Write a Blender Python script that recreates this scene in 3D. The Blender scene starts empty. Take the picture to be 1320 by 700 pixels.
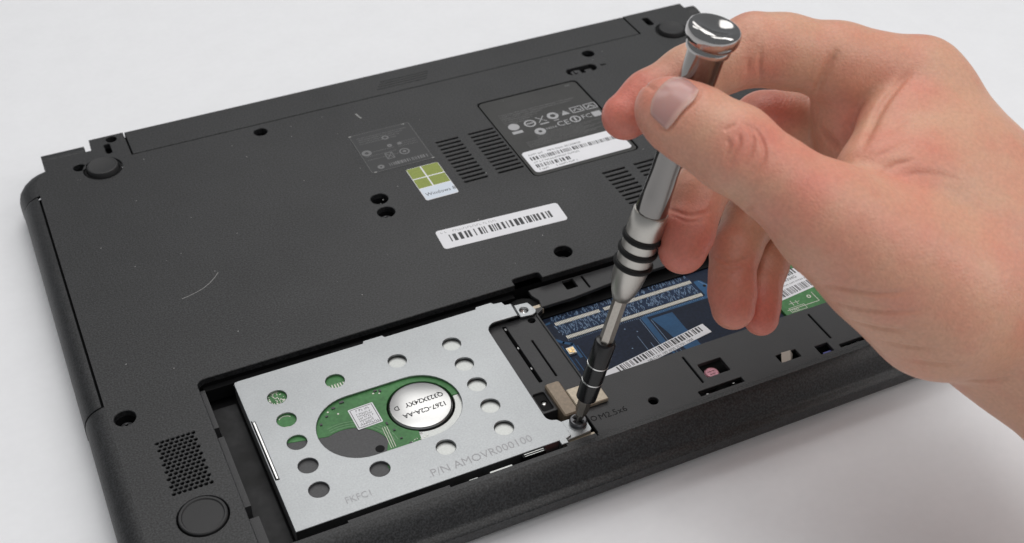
import bpy, math, random
import numpy as np
from mathutils import Vector, Matrix
from mathutils.geometry import delaunay_2d_cdt

# ------------------------------------------------------------------ camera, light, exposure
scene = bpy.context.scene
MM = 0.001                                    # everything below is authored in millimetres
CAM_AX = np.array([[0.90685, -0.26818, 0.32513], [-0.42143, -0.58627, 0.69187], [0.00506, -0.76444, -0.64468]]).T
CAM_POS = (0.0, -320.0, 320.0)
cam = bpy.data.cameras.new('camera')
cam_o = bpy.data.objects.new('camera', cam)
scene.collection.objects.link(cam_o)
m = Matrix.Identity(4)
for i in range(3):
    m[i][0] = CAM_AX[0][i]; m[i][1] = -CAM_AX[1][i]; m[i][2] = -CAM_AX[2][i]
    m[i][3] = CAM_POS[i] * MM
cam_o.matrix_world = m
cam.sensor_width = 36.0
cam.lens = 1647.5 / 1320.0 * 36.0
cam.clip_start = 0.01
cam.clip_end = 20.0
cam.dof.use_dof = True
cam.dof.focus_distance = 0.44
cam.dof.aperture_fstop = 22.0
scene.camera = cam_o

world = bpy.data.worlds.new('World')
scene.world = world
world.use_nodes = True
world.node_tree.nodes['Background'].inputs[0].default_value = (0.93, 0.96, 1.0, 1)
world.node_tree.nodes['Background'].inputs[1].default_value = 0.21

def area(name, loc, target, sx, sy, power, col=(1, 0.985, 0.965)):
    l = bpy.data.lights.new(name, 'AREA')
    l.shape = 'RECTANGLE'; l.size = sx; l.size_y = sy; l.energy = power; l.color = col
    o = bpy.data.objects.new(name, l)
    scene.collection.objects.link(o)
    o.location = loc
    o.rotation_euler = (Vector(target) - Vector(loc)).to_track_quat('-Z', 'Y').to_euler()
    return o
area('ceiling_and_fill_lamp', (0.75, 1.25, 1.5), (0.18, 0.0, 0), 1.2, 1.0, 7.5)
area('ceiling_and_fill_lamp', (-0.55, 1.25, 1.6), (0.18, 0.0, 0), 0.6, 1.0, 4)
area('ceiling_and_fill_lamp', (0.25, 0.15, 1.75), (0.2, 0.0, 0), 1.0, 1.2, 9.5)
area('ceiling_and_fill_lamp', (0.35, -1.0, 1.5), (0.2, 0.0, 0), 1.4, 0.6, 5.5)  # front fill, added against the shadow the rear lamp throws forward
area('ceiling_and_fill_lamp', (1.35, -0.85, 1.05), (0.3, -0.1, 0), 0.6, 1.2, 6.5)  # added low fill from the right, brightens the table under the hand

scene.view_settings.view_transform = 'Standard'
scene.view_settings.look = 'None'
scene.view_settings.exposure = 0.12
scene.view_settings.gamma = 1.0
scene.render.engine = 'CYCLES'

random.seed(7)
rng = np.random.default_rng(7)

# ------------------------------------------------------------------ materials
def mat(name, col, rough=0.5, metal=0.0, spec=0.5, speckle=0.0, sscale=1500, bump=0.0, bscale=2000, mottle=0.0, coat=0.0, edge=0.0, aniso=None):
    M = bpy.data.materials.new(name); M.use_nodes = True
    nt = M.node_tree; N = nt.nodes; L = nt.links
    b = N['Principled BSDF']
    b.inputs['Base Color'].default_value = (*col, 1)
    b.inputs['Roughness'].default_value = rough
    b.inputs['Metallic'].default_value = metal
    b.inputs['Specular IOR Level'].default_value = spec
    b.inputs['Coat Weight'].default_value = coat
    tc = N.new('ShaderNodeTexCoord')
    cur = None
    def noise(scale, detail=2):
        n = N.new('ShaderNodeTexNoise'); n.inputs['Scale'].default_value = scale; n.inputs['Detail'].default_value = detail
        L.new(tc.outputs['Object'], n.inputs['Vector']); return n
    if speckle or mottle:
        cur = N.new('ShaderNodeRGB'); cur.outputs[0].default_value = (*col, 1); cur = cur.outputs[0]
        for amt, sc, lo, hi in ((speckle, sscale, 0.35, 0.75), (mottle, 60, 0.3, 0.7)):
            if not amt: continue
            n = noise(sc, 3)
            mr = N.new('ShaderNodeMapRange'); mr.inputs[1].default_value = lo; mr.inputs[2].default_value = hi
            mr.inputs[3].default_value = 1 - amt; mr.inputs[4].default_value = 1 + amt
            L.new(n.outputs[0], mr.inputs[0])
            mx = N.new('ShaderNodeVectorMath'); mx.operation = 'SCALE'
            L.new(cur, mx.inputs[0]); L.new(mr.outputs[0], mx.inputs['Scale']); cur = mx.outputs[0]
        L.new(cur, b.inputs['Base Color'])
    nrm = None
    if edge:
        be = N.new('ShaderNodeBevel'); be.samples = 4; be.inputs['Radius'].default_value = edge * MM
        nrm = be.outputs[0]
    if bump:
        n = noise(bscale, 3)
        bp = N.new('ShaderNodeBump'); bp.inputs['Strength'].default_value = bump; bp.inputs['Distance'].default_value = 0.0002
        L.new(n.outputs[0], bp.inputs['Height'])
        if nrm: L.new(nrm, bp.inputs['Normal'])
        nrm = bp.outputs[0]
    if nrm: L.new(nrm, b.inputs['Normal'])
    if aniso:
        n = noise(aniso, 2)
        mr = N.new('ShaderNodeMapRange'); mr.inputs[3].default_value = rough - 0.08; mr.inputs[4].default_value = rough + 0.1
        L.new(n.outputs[0], mr.inputs[0]); L.new(mr.outputs[0], b.inputs['Roughness'])
    return M

PL = mat('laptop_plastic', (0.020, 0.0205, 0.022), 0.45, spec=0.48, speckle=0.85, sscale=1500, bump=0.4, bscale=1700, mottle=0.10, aniso=22)
PL2 = mat('inner_plastic', (0.034, 0.034, 0.036), 0.5, spec=0.45, speckle=0.2, sscale=2500, bump=0.25, bscale=2500, mottle=0.1)
BLK = mat('black_plastic', (0.005, 0.005, 0.0055), 0.6, spec=0.15, mottle=0.1)
LIDM = mat('lid_plastic', (0.010, 0.010, 0.011), 0.4)
RUB = mat('rubber', (0.022, 0.022, 0.023), 0.6, bump=0.2, bscale=1800)
STEEL = mat('galvanised_steel', (0.37, 0.383, 0.392), 0.42, 1.0, speckle=0.07, sscale=1500, bump=0.08, bscale=1500, mottle=0.06, aniso=30)
STAMP = mat('stamped_mark', (0.30, 0.30, 0.31), 0.5, 0.8)
DSTEEL = mat('dull_steel', (0.30, 0.30, 0.30), 0.45, 0.9)
ALU = mat('cast_aluminium', (0.42, 0.43, 0.42), 0.4, 1.0, speckle=0.06, sscale=1500)
CASTD = mat('dark_casting', (0.06, 0.06, 0.063), 0.5, speckle=0.15)
CHROME = mat('chrome', (0.25, 0.24, 0.23), 0.10, 1.0)  # base colour darkened to stand in for dark reflections on the handle
CAPM = mat('lighter_chrome_cap', (0.45, 0.44, 0.43), 0.10, 1.0)  # paler copy of the chrome, the cap's bright reflections put into the colour
SATIN = mat('satin_metal', (0.56, 0.54, 0.50), 0.34, 1.0, speckle=0.04, sscale=3000)
BITM = mat('bit_steel', (0.50, 0.47, 0.42), 0.35, 1.0, speckle=0.06, sscale=1500)
SCRM = mat('screw_steel', (0.10, 0.10, 0.105), 0.35, 0.9)
SILV = mat('bright_steel', (0.7, 0.7, 0.69), 0.25, 1.0)
ORING = mat('rubber_ring', (0.006, 0.006, 0.006), 0.5, spec=.3)
COLLAR = mat('black_anodised', (0.006, 0.006, 0.007), 0.22, 0.0, spec=0.5)
PCBG = mat('green_board', (0.065, 0.205, 0.07), 0.45, spec=.3, speckle=0.15, sscale=700, mottle=0.2)
TRG = mat('green_trace', (0.10, 0.24, 0.10), 0.35)
PCBB = mat('blue_board', (0.007, 0.014, 0.034), 0.55, spec=.2, speckle=0.25, sscale=900, mottle=0.25)
TRB = mat('blue_trace', (0.022, 0.085, 0.19), 0.5, spec=.2, mottle=0.2, speckle=0.1)
TRB2 = mat('pale_blue_trace', (0.13, 0.22, 0.36), 0.4)
PAD = mat('tinned_pad', (0.62, 0.60, 0.54), 0.4, 0.3)
GOLD = mat('gold_part', (0.65, 0.45, 0.2), 0.3, 0.7)
COPPER = mat('copper_wire', (0.55, 0.22, 0.14), 0.35, 0.8)
PAPER = mat('white_sticker', (0.74, 0.74, 0.77), 0.42, mottle=0.03)
INK = mat('black_ink', (0.03, 0.03, 0.033), 0.5)
INKG = mat('grey_ink', (0.36, 0.36, 0.37), 0.5)
INKD = mat('faint_grey_ink', (0.15, 0.15, 0.153), 0.5)
LABM = mat('grey_label', (0.048, 0.048, 0.047), 0.5, spec=.25, mottle=0.12, speckle=0.08)
TRANS = mat('clear_film', (0.026, 0.0265, 0.028), 0.46, spec=.45, speckle=0.1)
OLIVE = mat('olive_print', (0.225, 0.275, 0.035), 0.4, speckle=0.14, sscale=1200)
PALEB = mat('pale_blue_print', (0.60, 0.66, 0.74), 0.4)
TAN = mat('tan_tape', (0.47, 0.40, 0.305), 0.36, 0.25, speckle=0.12, sscale=800, mottle=0.12)
TAN2 = mat('dark_tan_tape', (0.25, 0.195, 0.14), 0.42, 0.2, speckle=0.15, sscale=800, mottle=0.15)
PINK = mat('pink_dot', (0.80, 0.36, 0.45), 0.5, speckle=0.3, sscale=900)
BLUEW = mat('blue_wire', (0.05, 0.06, 0.30), 0.4)
REDW = mat('red_strip', (0.16, 0.035, 0.03), 0.5)
FOIL = mat('dull_film', (0.016, 0.016, 0.017), 0.45, spec=.2, speckle=0.5, sscale=150, mottle=0.6)
SCR = mat('scuff', (0.30, 0.30, 0.29), 0.5)
TABLEM = mat('white_table', (0.82, 0.825, 0.845), 0.55, spec=0.3, mottle=0.012, speckle=0.01, sscale=300, bump=0.04, bscale=120)

# ------------------------------------------------------------------ helpers
ORG = {}
def root(name, loc, label, cat, group=None):
    o = bpy.data.objects.new(name, None); scene.collection.objects.link(o)
    o.location = tuple(c * MM for c in loc); o.empty_display_size = 0.01
    o['label'] = label; o['category'] = cat
    if group: o['group'] = group
    ORG[o.name] = np.array(loc, float)
    return o
def mk(name, verts, faces, mt, parent=None, smooth=None, kind=None, label=None, cat=None, data=None):
    off = ORG[parent.name] if parent is not None else np.zeros(3)
    if data is None:
        data = bpy.data.meshes.new(name)
        v = (np.asarray(verts, float).reshape(-1, 3) - off) * MM
        data.from_pydata(v.tolist(), [], [list(map(int, f)) for f in faces])
        data.materials.append(mt)
        data.validate()
        data.update()
        if smooth is not None:
            data.polygons.foreach_set('use_smooth', [True] * len(data.polygons))
            if smooth < 180: data.set_sharp_from_angle(angle=math.radians(smooth))
    o = bpy.data.objects.new(name, data); scene.collection.objects.link(o)
    if parent is not None: o.parent = parent
    ORG[o.name] = off
    if kind: o['kind'] = kind
    if label: o['label'] = label
    if cat: o['category'] = cat
    return o
class MB:
    def __init__(s): s.v = []; s.f = []
    def add(s, v, f):
        n = len(s.v); s.v += [tuple(p) for p in v]; s.f += [[i + n for i in q] for q in f]; return s
    def box(s, x0, x1, y0, y1, z0, z1, rz=0, c=None):
        v = [(x, y, z) for z in (z0, z1) for x, y in ((x0, y0), (x1, y0), (x1, y1), (x0, y1))]
        if rz:
            cx, cy = c or ((x0 + x1) / 2, (y0 + y1) / 2); a = math.radians(rz); C, S = math.cos(a), math.sin(a)
            v = [(cx + (x - cx) * C - (y - cy) * S, cy + (x - cx) * S + (y - cy) * C, z) for x, y, z in v]
        return s.add(v, [(3, 2, 1, 0), (4, 5, 6, 7), (0, 1, 5, 4), (1, 2, 6, 5), (2, 3, 7, 6), (3, 0, 4, 7)])
    def quad(s, pts, z): return s.add([(x, y, z) for x, y in pts], [list(range(len(pts)))])
    def mk(s, *a, **k): return mk(a[0], s.v, s.f, *a[1:], **k)
def arc(cx, cy, r, a0, a1, n):
    return [(cx + r * math.cos(math.radians(a0 + (a1 - a0) * i / n)), cy + r * math.sin(math.radians(a0 + (a1 - a0) * i / n))) for i in range(n + 1)]
def circle(cx, cy, r, n=28): return arc(cx, cy, r, 0, 360, n)[:-1]
def rrect(x0, x1, y0, y1, r, n=5):
    return arc(x1 - r, y0 + r, r, -90, 0, n) + arc(x1 - r, y1 - r, r, 0, 90, n) + arc(x0 + r, y1 - r, r, 90, 180, n) + arc(x0 + r, y0 + r, r, 180, 270, n)
def rot2(pts, c, deg):
    a = math.radians(deg); C, S = math.cos(a), math.sin(a)
    return [(c[0] + (x - c[0]) * C - (y - c[1]) * S, c[1] + (x - c[0]) * S + (y - c[1]) * C) for x, y in pts]
def area2(p): return sum(p[i][0] * p[(i + 1) % len(p)][1] - p[(i + 1) % len(p)][0] * p[i][1] for i in range(len(p))) / 2
def inset(p, d):
    """move a CCW loop inwards by d"""
    n = len(p); out = []
    for i in range(n):
        a, b, c = p[i - 1], p[i], p[(i + 1) % n]
        e1 = np.subtract(b, a); e2 = np.subtract(c, b)
        e1 = e1 / (np.hypot(*e1) + 1e-9); e2 = e2 / (np.hypot(*e2) + 1e-9)
        n1 = np.array((-e1[1], e1[0])); n2 = np.array((-e2[1], e2[0]))
        mm = n1 + n2; q = max(0.3, float(mm @ n1))
        out.append((b[0] + mm[0] * d / q, b[1] + mm[1] * d / q))
    return out
def plate(outline, holes, z0, z1, ch=0.15, bottom=False, cho=None):
    """flat plate with through holes and chamfered rims -> (verts, faces)"""
    loops = [outline if area2(outline) > 0 else outline[::-1]]
    loops += [(h[::-1] if area2(h) > 0 else h) for h in holes]
    b = MB(); tops = []
    for lp in loops:
        c_ = cho if (cho is not None and lp is loops[0]) else ch
        n = len(lp); t = inset(lp, c_) if ch else lp; tops.append(t)
        rings = ([(t, z1), (lp, z1 - c_)] if ch else [(lp, z1)]) + [(lp, z0)]
        v = [(x, y, z) for r, z in rings for x, y in r]
        f = [((k + 1) * n + i, (k + 1) * n + (i + 1) % n, k * n + (i + 1) % n, k * n + i) for k in range(len(rings) - 1) for i in range(n)]
        b.add(v, f)
    for src, z, flip in ((tops, z1, False), (loops, z0, True)):
        if flip and not bottom: continue
        vs = []; fs = []
        for t in src:
            fs.append(list(range(len(vs), len(vs) + len(t)))); vs += [Vector(p) for p in t]
        es = [(q[i], q[(i + 1) % len(q)]) for q in fs for i in range(len(q))]
        r = delaunay_2d_cdt(vs, es, [], 0, 1e-5)
        P = np.array([(p[0], p[1]) for p in r[0]]); T = np.array([list(t) for t in r[2]])
        cen = P[T].mean(1); ins = np.zeros(len(T), bool)
        A = np.array([vs[e[0]] for e in es]); B = np.array([vs[e[1]] for e in es])
        for k in range(0, len(cen), 500):
            c = cen[k:k + 500, None]
            hit = (A[:, 1] > c[..., 1]) != (B[:, 1] > c[..., 1])
            xs = A[:, 0] + (c[..., 1] - A[:, 1]) * (B[:, 0] - A[:, 0]) / np.where(B[:, 1] == A[:, 1], 1, B[:, 1] - A[:, 1])
            ins[k:k + 500] = (hit & (xs > c[..., 0])).sum(1) % 2 == 1
        tri = T[ins].tolist()
        pts = [(p[0], p[1], z) for p in P]
        tri = [t if area2([pts[i] for i in t]) > 0 else t[::-1] for t in tri]
        if flip: tri = [t[::-1] for t in tri]
        b.add(pts, tri)
    return b
def lathe(profile, n=40, origin=(0, 0, 0), axis=(0, 0, 1), facets=None):
    ax = Vector(axis).normalized(); u = ax.orthogonal().normalized(); w = ax.cross(u)
    b = MB(); v = []
    for s, r in profile:
        for i in range(n):
            a = 2 * math.pi * (i + .5) / n
            v.append(tuple(Vector(origin) + ax * s + u * (r * math.cos(a)) + w * (r * math.sin(a))))
    f = [(k * n + i, k * n + (i + 1) % n, (k + 1) * n + (i + 1) % n, (k + 1) * n + i) for k in range(len(profile) - 1) for i in range(n)]
    f.append(list(range(n))[::-1]); f.append([(len(profile) - 1) * n + i for i in range(n)])
    return b.add(v, f)
def textmesh(body, size, x, y, z, rz=0, sx=1.0, align='LEFT', bold=0.0):
    c = bpy.data.curves.new('t', 'FONT'); c.body = body; c.size = size; c.align_x = align; c.resolution_u = 2; c.offset = bold
    o = bpy.data.objects.new('t', c); scene.collection.objects.link(o)
    me = bpy.data.meshes.new_from_object(o.evaluated_get(bpy.context.evaluated_depsgraph_get()))
    a = math.radians(rz); C, S = math.cos(a), math.sin(a)
    v = [(x + p.co.x * sx * C - p.co.y * S, y + p.co.x * sx * S + p.co.y * C, z) for p in me.vertices]
    f = [list(p.vertices) for p in me.polygons]
    bpy.data.objects.remove(o); bpy.data.curves.remove(c); bpy.data.meshes.remove(me)
    return MB().add(v, f)
def text(name, body, size, x, y, z, mt, parent, **k):
    b = textmesh(body, size, x, y, z, **k); return b.mk(name, mt, parent)
def barcode(b, x0, x1, y0, y1, z, seed, rz=0, c=None, unit=0.35):
    r = random.Random(seed); x = x0
    while x < x1:
        w = unit * r.choice((1, 1, 1, 2, 2, 3)); g = unit * r.choice((1, 1, 2, 2, 3))
        p = [(x, y0), (min(x + w, x1), y0), (min(x + w, x1), y1), (x, y1)]
        b.quad(rot2(p, c, rz) if rz else p, z); x += w + g
    return b
def microtext(b, x0, x1, y, h, z, seed, rz=0, c=None):
    r = random.Random(seed); x = x0
    while x < x1:
        w = h * r.uniform(0.35, 0.7); k = r.random()
        for a0, a1, b0, b1 in ((0, .3, 0, 1), (.3, 1, .7 * (k > .4), .7 * (k > .4) + .3)):
            p = [(x + a0 * w, y + b0 * h), (x + a1 * w, y + b0 * h), (x + a1 * w, y + b1 * h), (x + a0 * w, y + b1 * h)]
            b.quad(rot2(p, c, rz) if rz else p, z)
        x += w + h * (0.25 if r.random() > .18 else 0.8)
    return b
def ring(b, cx, cy, r0, r1, z, n=24):
    o = circle(cx, cy, r1, n); i = circle(cx, cy, r0, n)
    return b.add([(x, y, z) for x, y in o + i], [(k, (k + 1) % n, n + (k + 1) % n, n + k) for k in range(n)])
def sheet(name, pts, z, mt, parent, th=0.12, label=None):
    b = plate(pts, [], z, z + th, 0.04); return b.mk(name, mt, parent, label=label)
def stroke(b, pts, w, z):
    for (xa, ya), (xb, yb) in zip(pts, pts[1:]):
        d = np.array((xb - xa, yb - ya)); L = np.hypot(*d) + 1e-9; n = np.array((-d[1], d[0])) / L * w / 2; e = d / L * w / 2 * .6
        b.quad([(xa - e[0] + n[0], ya - e[1] + n[1]), (xa - e[0] - n[0], ya - e[1] - n[1]), (xb + e[0] - n[0], yb + e[1] - n[1]), (xb + e[0] + n[0], yb + e[1] + n[1])], z)
    return b

# ------------------------------------------------------------------ table
TZ = -20.0
tb = mk('table', [(-900, -700, TZ), (1300, -700, TZ), (1300, 1500, TZ), (-900, 1500, TZ)], [(0, 1, 2, 3)], TABLEM, kind='structure')
tb['label'] = 'smooth white table top under the laptop'

# ------------------------------------------------------------------ laptop lying upside down
LAP = root('laptop', (172, 50, TZ), 'black laptop lying upside down on the white table, bottom cover removed', 'laptop')
# outline of the bottom cover with the outward reach of the side skirt at each point
OL = []
def seg(pts, vec):
    for p in pts: OL.append((p[0], p[1], *(vec(p) if callable(vec) else vec)))
for a in range(180, 271, 15):
    c, s = math.cos(math.radians(a)), math.sin(math.radians(a)); OL.append((10 + 6.8 * c, -61.7 + 6.8 * s, 8 * c, 10 * s))
for a in range(270, 361, 15):
    c, s = math.cos(math.radians(a)), math.sin(math.radians(a)); OL.append((334 + 6.8 * c, -61.7 + 6.8 * s, 8 * c, 10 * s))
for a in range(0, 76, 15):
    c, s = math.cos(math.radians(a)), math.sin(math.radians(a)); OL.append((330 + 10.8 * c, 153 + 10.8 * s, 8 * c, 7 * s))
seg([(331, 166), (331, 182.5)], (1.2, .6)); seg([(297.5, 182.5)], (0, .9)); seg([(297.5, 163.5), (44.3, 163.5)], (0, 0)); seg([(44.3, 182.5), (29.4, 182.5)], (0, .9))
seg([(29.2, 174), (26.6, 174)], (0, 0)); seg([(8.6, 174)], (0, .3)); seg([(8.6, 166.2)], (-1, 2.5))
for a in range(105, 181, 15):
    c, s = math.cos(math.radians(a)), math.sin(math.radians(a)); OL.append((11 + 7.8 * c, 158 + 7.8 * s, 8.6 * c, 6 * s))
seg([(3.2, 149.6), (3.2, 16.2)], (-8, 0))
outline = [(p[0], p[1]) for p in OL]
NB = len(OL) - 2                                # index of the skirt span that holds the drive bezel
BAY = [(35, -66.3), (318, -66.3), (318, 15.5), (170.6, 15.5)] + arc(169.2, 17.8, 1.4, 0, 90, 4) + arc(160.4, 17.8, 1.4, 90, 180, 4) + [(158.9, 15.5)] + arc(38.2, 12.3, 3.2, 90, 180, 5)
holes = [BAY]
feet = [(31, 158.6, 8.2), (313.2, 160.3, 8.2), (22.1, -44.6, 8.3)]
for x, y, r in feet: holes.append(circle(x, y, r, 40))
screw_holes = [(8.6, 8.0, 3.7), (100.2, 157.5, 3.0), (131.0, 89.0, 3.7), (130.4, 79.4, 3.7), (185, 26.2, 3.7), (264.5, 157.4, 3.0), (21.9, 163.2, 2.6), (38.6, 179.2, 2.3)]
for x, y, r in screw_holes: holes.append(circle(x, y, r, 24))
SLOTB = rrect(34.6, 37.2, 168.6, 176.5, 1.2, 4); holes.append(SLOTB)
SLOTR = rrect(305.0, 308.5, 169, 177, 1.5, 4); holes.append(SLOTR)
for x0, x1, yt in ((167.8, 178.6, 117.2), (183.6, 195.6, 117.4), (224, 234.9, 66.4), (239.4, 250.6, 66.6)):
    for k in range(12):
        y = yt - k * 2.92; holes.append(rrect(x0, x1, y - .62, y + .62, .6, 3))
for r in range(15):
    for k in range(8 if r % 2 == 0 else 7):
        holes.append(circle(15.8 + k * 1.757 + (0.88 if r % 2 else 0), -8.1 - r * 1.71, .62, 8))
LATCH = rrect(247, 262.6, 142.6, 148.6, 2.9, 6); holes.append(LATCH)
LABR = rrect(196.6, 247.8, 76.0, 138.9, 2.6, 6); holes.append(LABR)
sh = plate(outline, holes, -2.6, 0, 0.22, cho=.05)
# skirt: smooth lofted rim going out and down from the flat bottom
prof_side = [(0, -.05), (.12, -.20), (.32, -.75), (.55, -1.7), (.74, -3.1), (.90, -5.0), (.98, -7.2), (1, -9.5), (1, -13.8), (.92, -15)]
prof_front = [(0, -.05), (.08, -.40), (.24, -1.7), (.44, -3.9), (.60, -6.4), (.68, -8.2), (.78, -9.2), (.93, -9.7), (1, -10.6), (.97, -15.0)]
n = len(OL); sv = []; sf = []
for k in range(len(prof_side)):
    for x, y, ox, oy in OL:
        w = max(0, -oy / 10.0); o = prof_side[k][0] * (1 - w) + prof_front[k][0] * w; z = prof_side[k][1] * (1 - w) + prof_front[k][1] * w
        sv.append((x + ox * o, y + oy * o, z))
for k in range(len(prof_side) - 1):
    for i in range(n):
        if i == NB: continue
        sf.append(((k + 1) * n + i, (k + 1) * n + (i + 1) % n, k * n + (i + 1) % n, k * n + i))
sh.add(sv, sf)
shell = sh.mk('bottom_shell', PL, LAP, smooth=35)
# optical drive bezel filling the gap in the left skirt
b = MB(); ys = [16.9] + [16.9 + 1.2 * i for i in (1,)] + [147.6, 148.9]; pv = []
for y in ys:
    endo = 0.25 if y in (ys[0], ys[-1]) else 0
    pv += [(2.3, y, -1.6)] + [(2.3 - 7.3 * o, y, z - (0 if o else .0) - endo) for o, z in prof_side]
q = len(prof_side) + 1
b.add(pv, [(i * q + k, i * q + k + 1, (i + 1) * q + k + 1, (i + 1) * q + k) for i in range(len(ys) - 1) for k in range(q - 1)])
b.add([pv[k] for k in range(q)], [list(range(q))]); b.add([pv[(len(ys) - 1) * q + k] for k in range(q)], [list(range(q))[::-1]])
b.mk('drive_bezel', PL, LAP, smooth=40, label='smooth dark bezel strip along the rounded edge')
b = MB(); b.box(-2.2, 5, 14, 151, -12, -3.4); b.mk('drive_tray', BLK, LAP)
# screen lid underneath
lid = plate(rrect(-4, 348, -73.0, 170, 9, 6), [], TZ, -15.1, 1.0, True); lid.mk('screen_lid', LIDM, LAP, smooth=40)
# hinges
for x0, x1 in ((8.2, 26.6), (331.6, 337)):
    b = MB(); prof = [(171, -8), (171, -1.4), (173, -.8), (176, -.5), (178.5, -.7), (180.3, -1.6), (181.4, -3.2), (181.7, -5), (181, -8)]
    if x0 < 100: prof = [(y - .0, z + .4) for y, z in prof]
    v = [(x, y, z) for x in (x0, x1) for y, z in prof]; k = len(prof)
    b.add(v, [(i, (i + 1) % k, k + (i + 1) % k, k + i) for i in range(k)] + [list(range(k))[::-1], [k + i for i in range(k)]])
    b.mk('hinge_cover', PL, LAP, smooth=30)
# battery along the rear edge with its ribbed grip
gr = [[(x0, y0), (x1, y0), (x1, y1), (x0, y1)] for x0, x1, y0, y1 in [(159.5 + 1.2 * k, 184.5 + 1.0 * k, 168.9 + 1.9 * k, 169.25 + 1.9 * k) for k in range(4)]]
b = plate([(45.0, 164.2), (296.8, 164.2), (296.8, 182.3), (45.0, 182.3)], gr, -1.2, -0.02, 0.2)
b.add([(45, 182.3, -.2), (296.8, 182.3, -.2), (296.8, 183.2, -1.2), (45, 183.2, -1.2), (296.8, 183.5, -4), (45, 183.5, -4), (296.8, 183.2, -12), (45, 183.2, -12)], [(3, 2, 1, 0), (5, 4, 2, 3), (7, 6, 4, 5)])
b.mk('battery', PL, LAP)
b = MB(); b.box(43.6, 298.2, 163, 182.4, -12, -2.8); b.box(45.2, 296.6, 164.6, 182, -2.8, -1.3); b.mk('battery_body', BLK, LAP)
# rubber feet
for i, (x, y, r) in enumerate(feet):
    if i < 2: pr_ = [(-2.5, r - 1.6), (.9, r - 1.6), (1.6, r - 1.9), (1.8, r - 2.4), (1.6, r - 2.9), (1.5, 0.2)]
    else: pr_ = [(-2.5, r - .55), (0.3, r - .55), (.6, r - .85), (.6, r - 1.45), (.15, r - 1.8), (.2, r - 4), (.3, .2)]
    lathe(pr_, 44, (x, y, 0)).mk('rubber_foot', RUB, LAP, smooth=40)
    if i < 2: lathe([(-2.55, r - .35), (-.5, r - .35), (-.5, r - 1.3), (-2.55, r - 1.3)], 44, (x, y, 0)).mk('foot_seat', BLK, LAP, smooth=40)
# recessed screws
for i, (x, y, r) in enumerate(screw_holes):
    cup = MB(); lathe([(-7, r + .6), (-2.55, r + .6), (-2.55, r + .05), (-5.6, r - .4), (-6, 0.2)], 24, (x, y, 0)).mk('screw_well', BLK, LAP, smooth=40)
    if i in (0, 2, 3, 4):
        s = plate(circle(x, y, r * .62, 20), [[(x + px, y + py) for px, py in ((-.35, -1.4), (.35, -1.4), (.35, -.35), (1.4, -.35), (1.4, .35), (.35, .35), (.35, 1.4), (-.35, 1.4), (-.35, .35), (-1.4, .35), (-1.4, -.35), (-.35, -.35))]], -5.5, -3.4 if i == 3 else -4.2, .2)
        s.mk('screw', SCRM, LAP)
# battery latch in its slot
b = plate(rrect(249.5, 254.5, 143.6, 147.4, .8, 3), [], -3, -1.0, .25); b.box(257, 260.5, 143.8, 147, -3, -1.6); b.box(251, 252.4, 144.4, 146.8, -1.2, -.5)
b.mk('battery_latch', PL2, LAP)
b = MB(); b.box(246, 264, 141, 150, -4, -3.1); b.mk('latch_floor', BLK, LAP)
MB().quad([(265, 144.6), (267.8, 144.6), (267.8, 145.8), (265, 146.2)], .03).mk('lock_mark', BLK, LAP)
# faint scratches and scuffs on the cover
b = MB(); stroke(b, [(41.3, 60.8), (44, 61.3), (47, 62.2), (50, 63.4), (53, 65.4), (55.6, 67.8), (57.6, 70.2)], .22, .035); b.mk('scratch', SCR, LAP)
b = MB(); stroke(b, [(143.6, 153.5), (144.1, 151), (144.6, 149.5)], .7, .035); b.mk('scuff', SCR, LAP)

b = MB(); rd = random.Random(77)
for i in range(70):
    x = rd.uniform(12, 320); y = rd.uniform(22, 160); w = rd.uniform(.1, .26)
    b.quad(rot2([(x - w, y - w * .7), (x + w, y - w * .7), (x + w, y + w * .7), (x - w, y + w * .7)], (x, y), rd.uniform(0, 90)), .03)
b.mk('dust', SCR, LAP, kind='stuff')
# ---- stickers
# recessed grey regulatory label with the white serial sticker printed on it
lb = plate(rrect(197.25, 247.15, 76.65, 138.25, 2.2, 6), [], -2.4, -.28, .12).mk('regulatory_label', LABM, LAP)
z = -.25
b = MB()
for k in range(6): microtext(b, 202, 202 + (38 - k * 2 if k < 2 else 26 - 3 * k), 124.8 - k * 1.55, .8, z, 40 + k)
for k in range(9): microtext(b, 204.5 if k > 3 else 211, 243 - (k % 3) * 5, 104.6 - k * .98 , .5, z, 60 + k)
microtext(b, 226, 241, 115.6, .8, z, 3)
b.mk('fine_print', INKD, lb, kind='stuff')
b = MB()
ring(b, 204.6, 114.5, 0, 2.6, z); ring(b, 212.5, 114.2, 2.0, 2.8, z); b.quad([(210.8, 113.9), (214.2, 113.9), (214.2, 114.6), (210.8, 114.6)], z)
stroke(b, [(216.6, 117.4), (220.4, 113)], .4, z); stroke(b, [(220.4, 117.4), (216.6, 113)], .4, z); b.quad([(216.4, 111.2), (220.8, 111.2), (220.8, 112), (216.4, 112)], z)
ring(b, 224.6, 115.6, 1.3, 2.7, z); b.quad([(223.4, 111.6), (226, 111.6), (226, 112.1), (223.4, 112.1)], z)
b.add([(228.6, 114, z), (232.8, 114, z), (232, 115.4, z), (230.7, 117.6, z), (229.4, 115.4, z)], [(0, 1, 2, 3, 4)])
for x in (234.2, 241.2):
    stroke(b, [(x, 113.8), (x + 5.6, 113.8), (x + 5.6, 118), (x, 118), (x, 113.8)], .5, z); stroke(b, [(x + 1, 115), (x + 2.6, 116.8), (x + 4.4, 114.8)], .7, z)
b.quad([(202, 109), (207, 109), (207, 111), (202, 111)], z); b.quad([(241.6, 107), (246, 107), (246, 111), (241.6, 111)], z)
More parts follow.
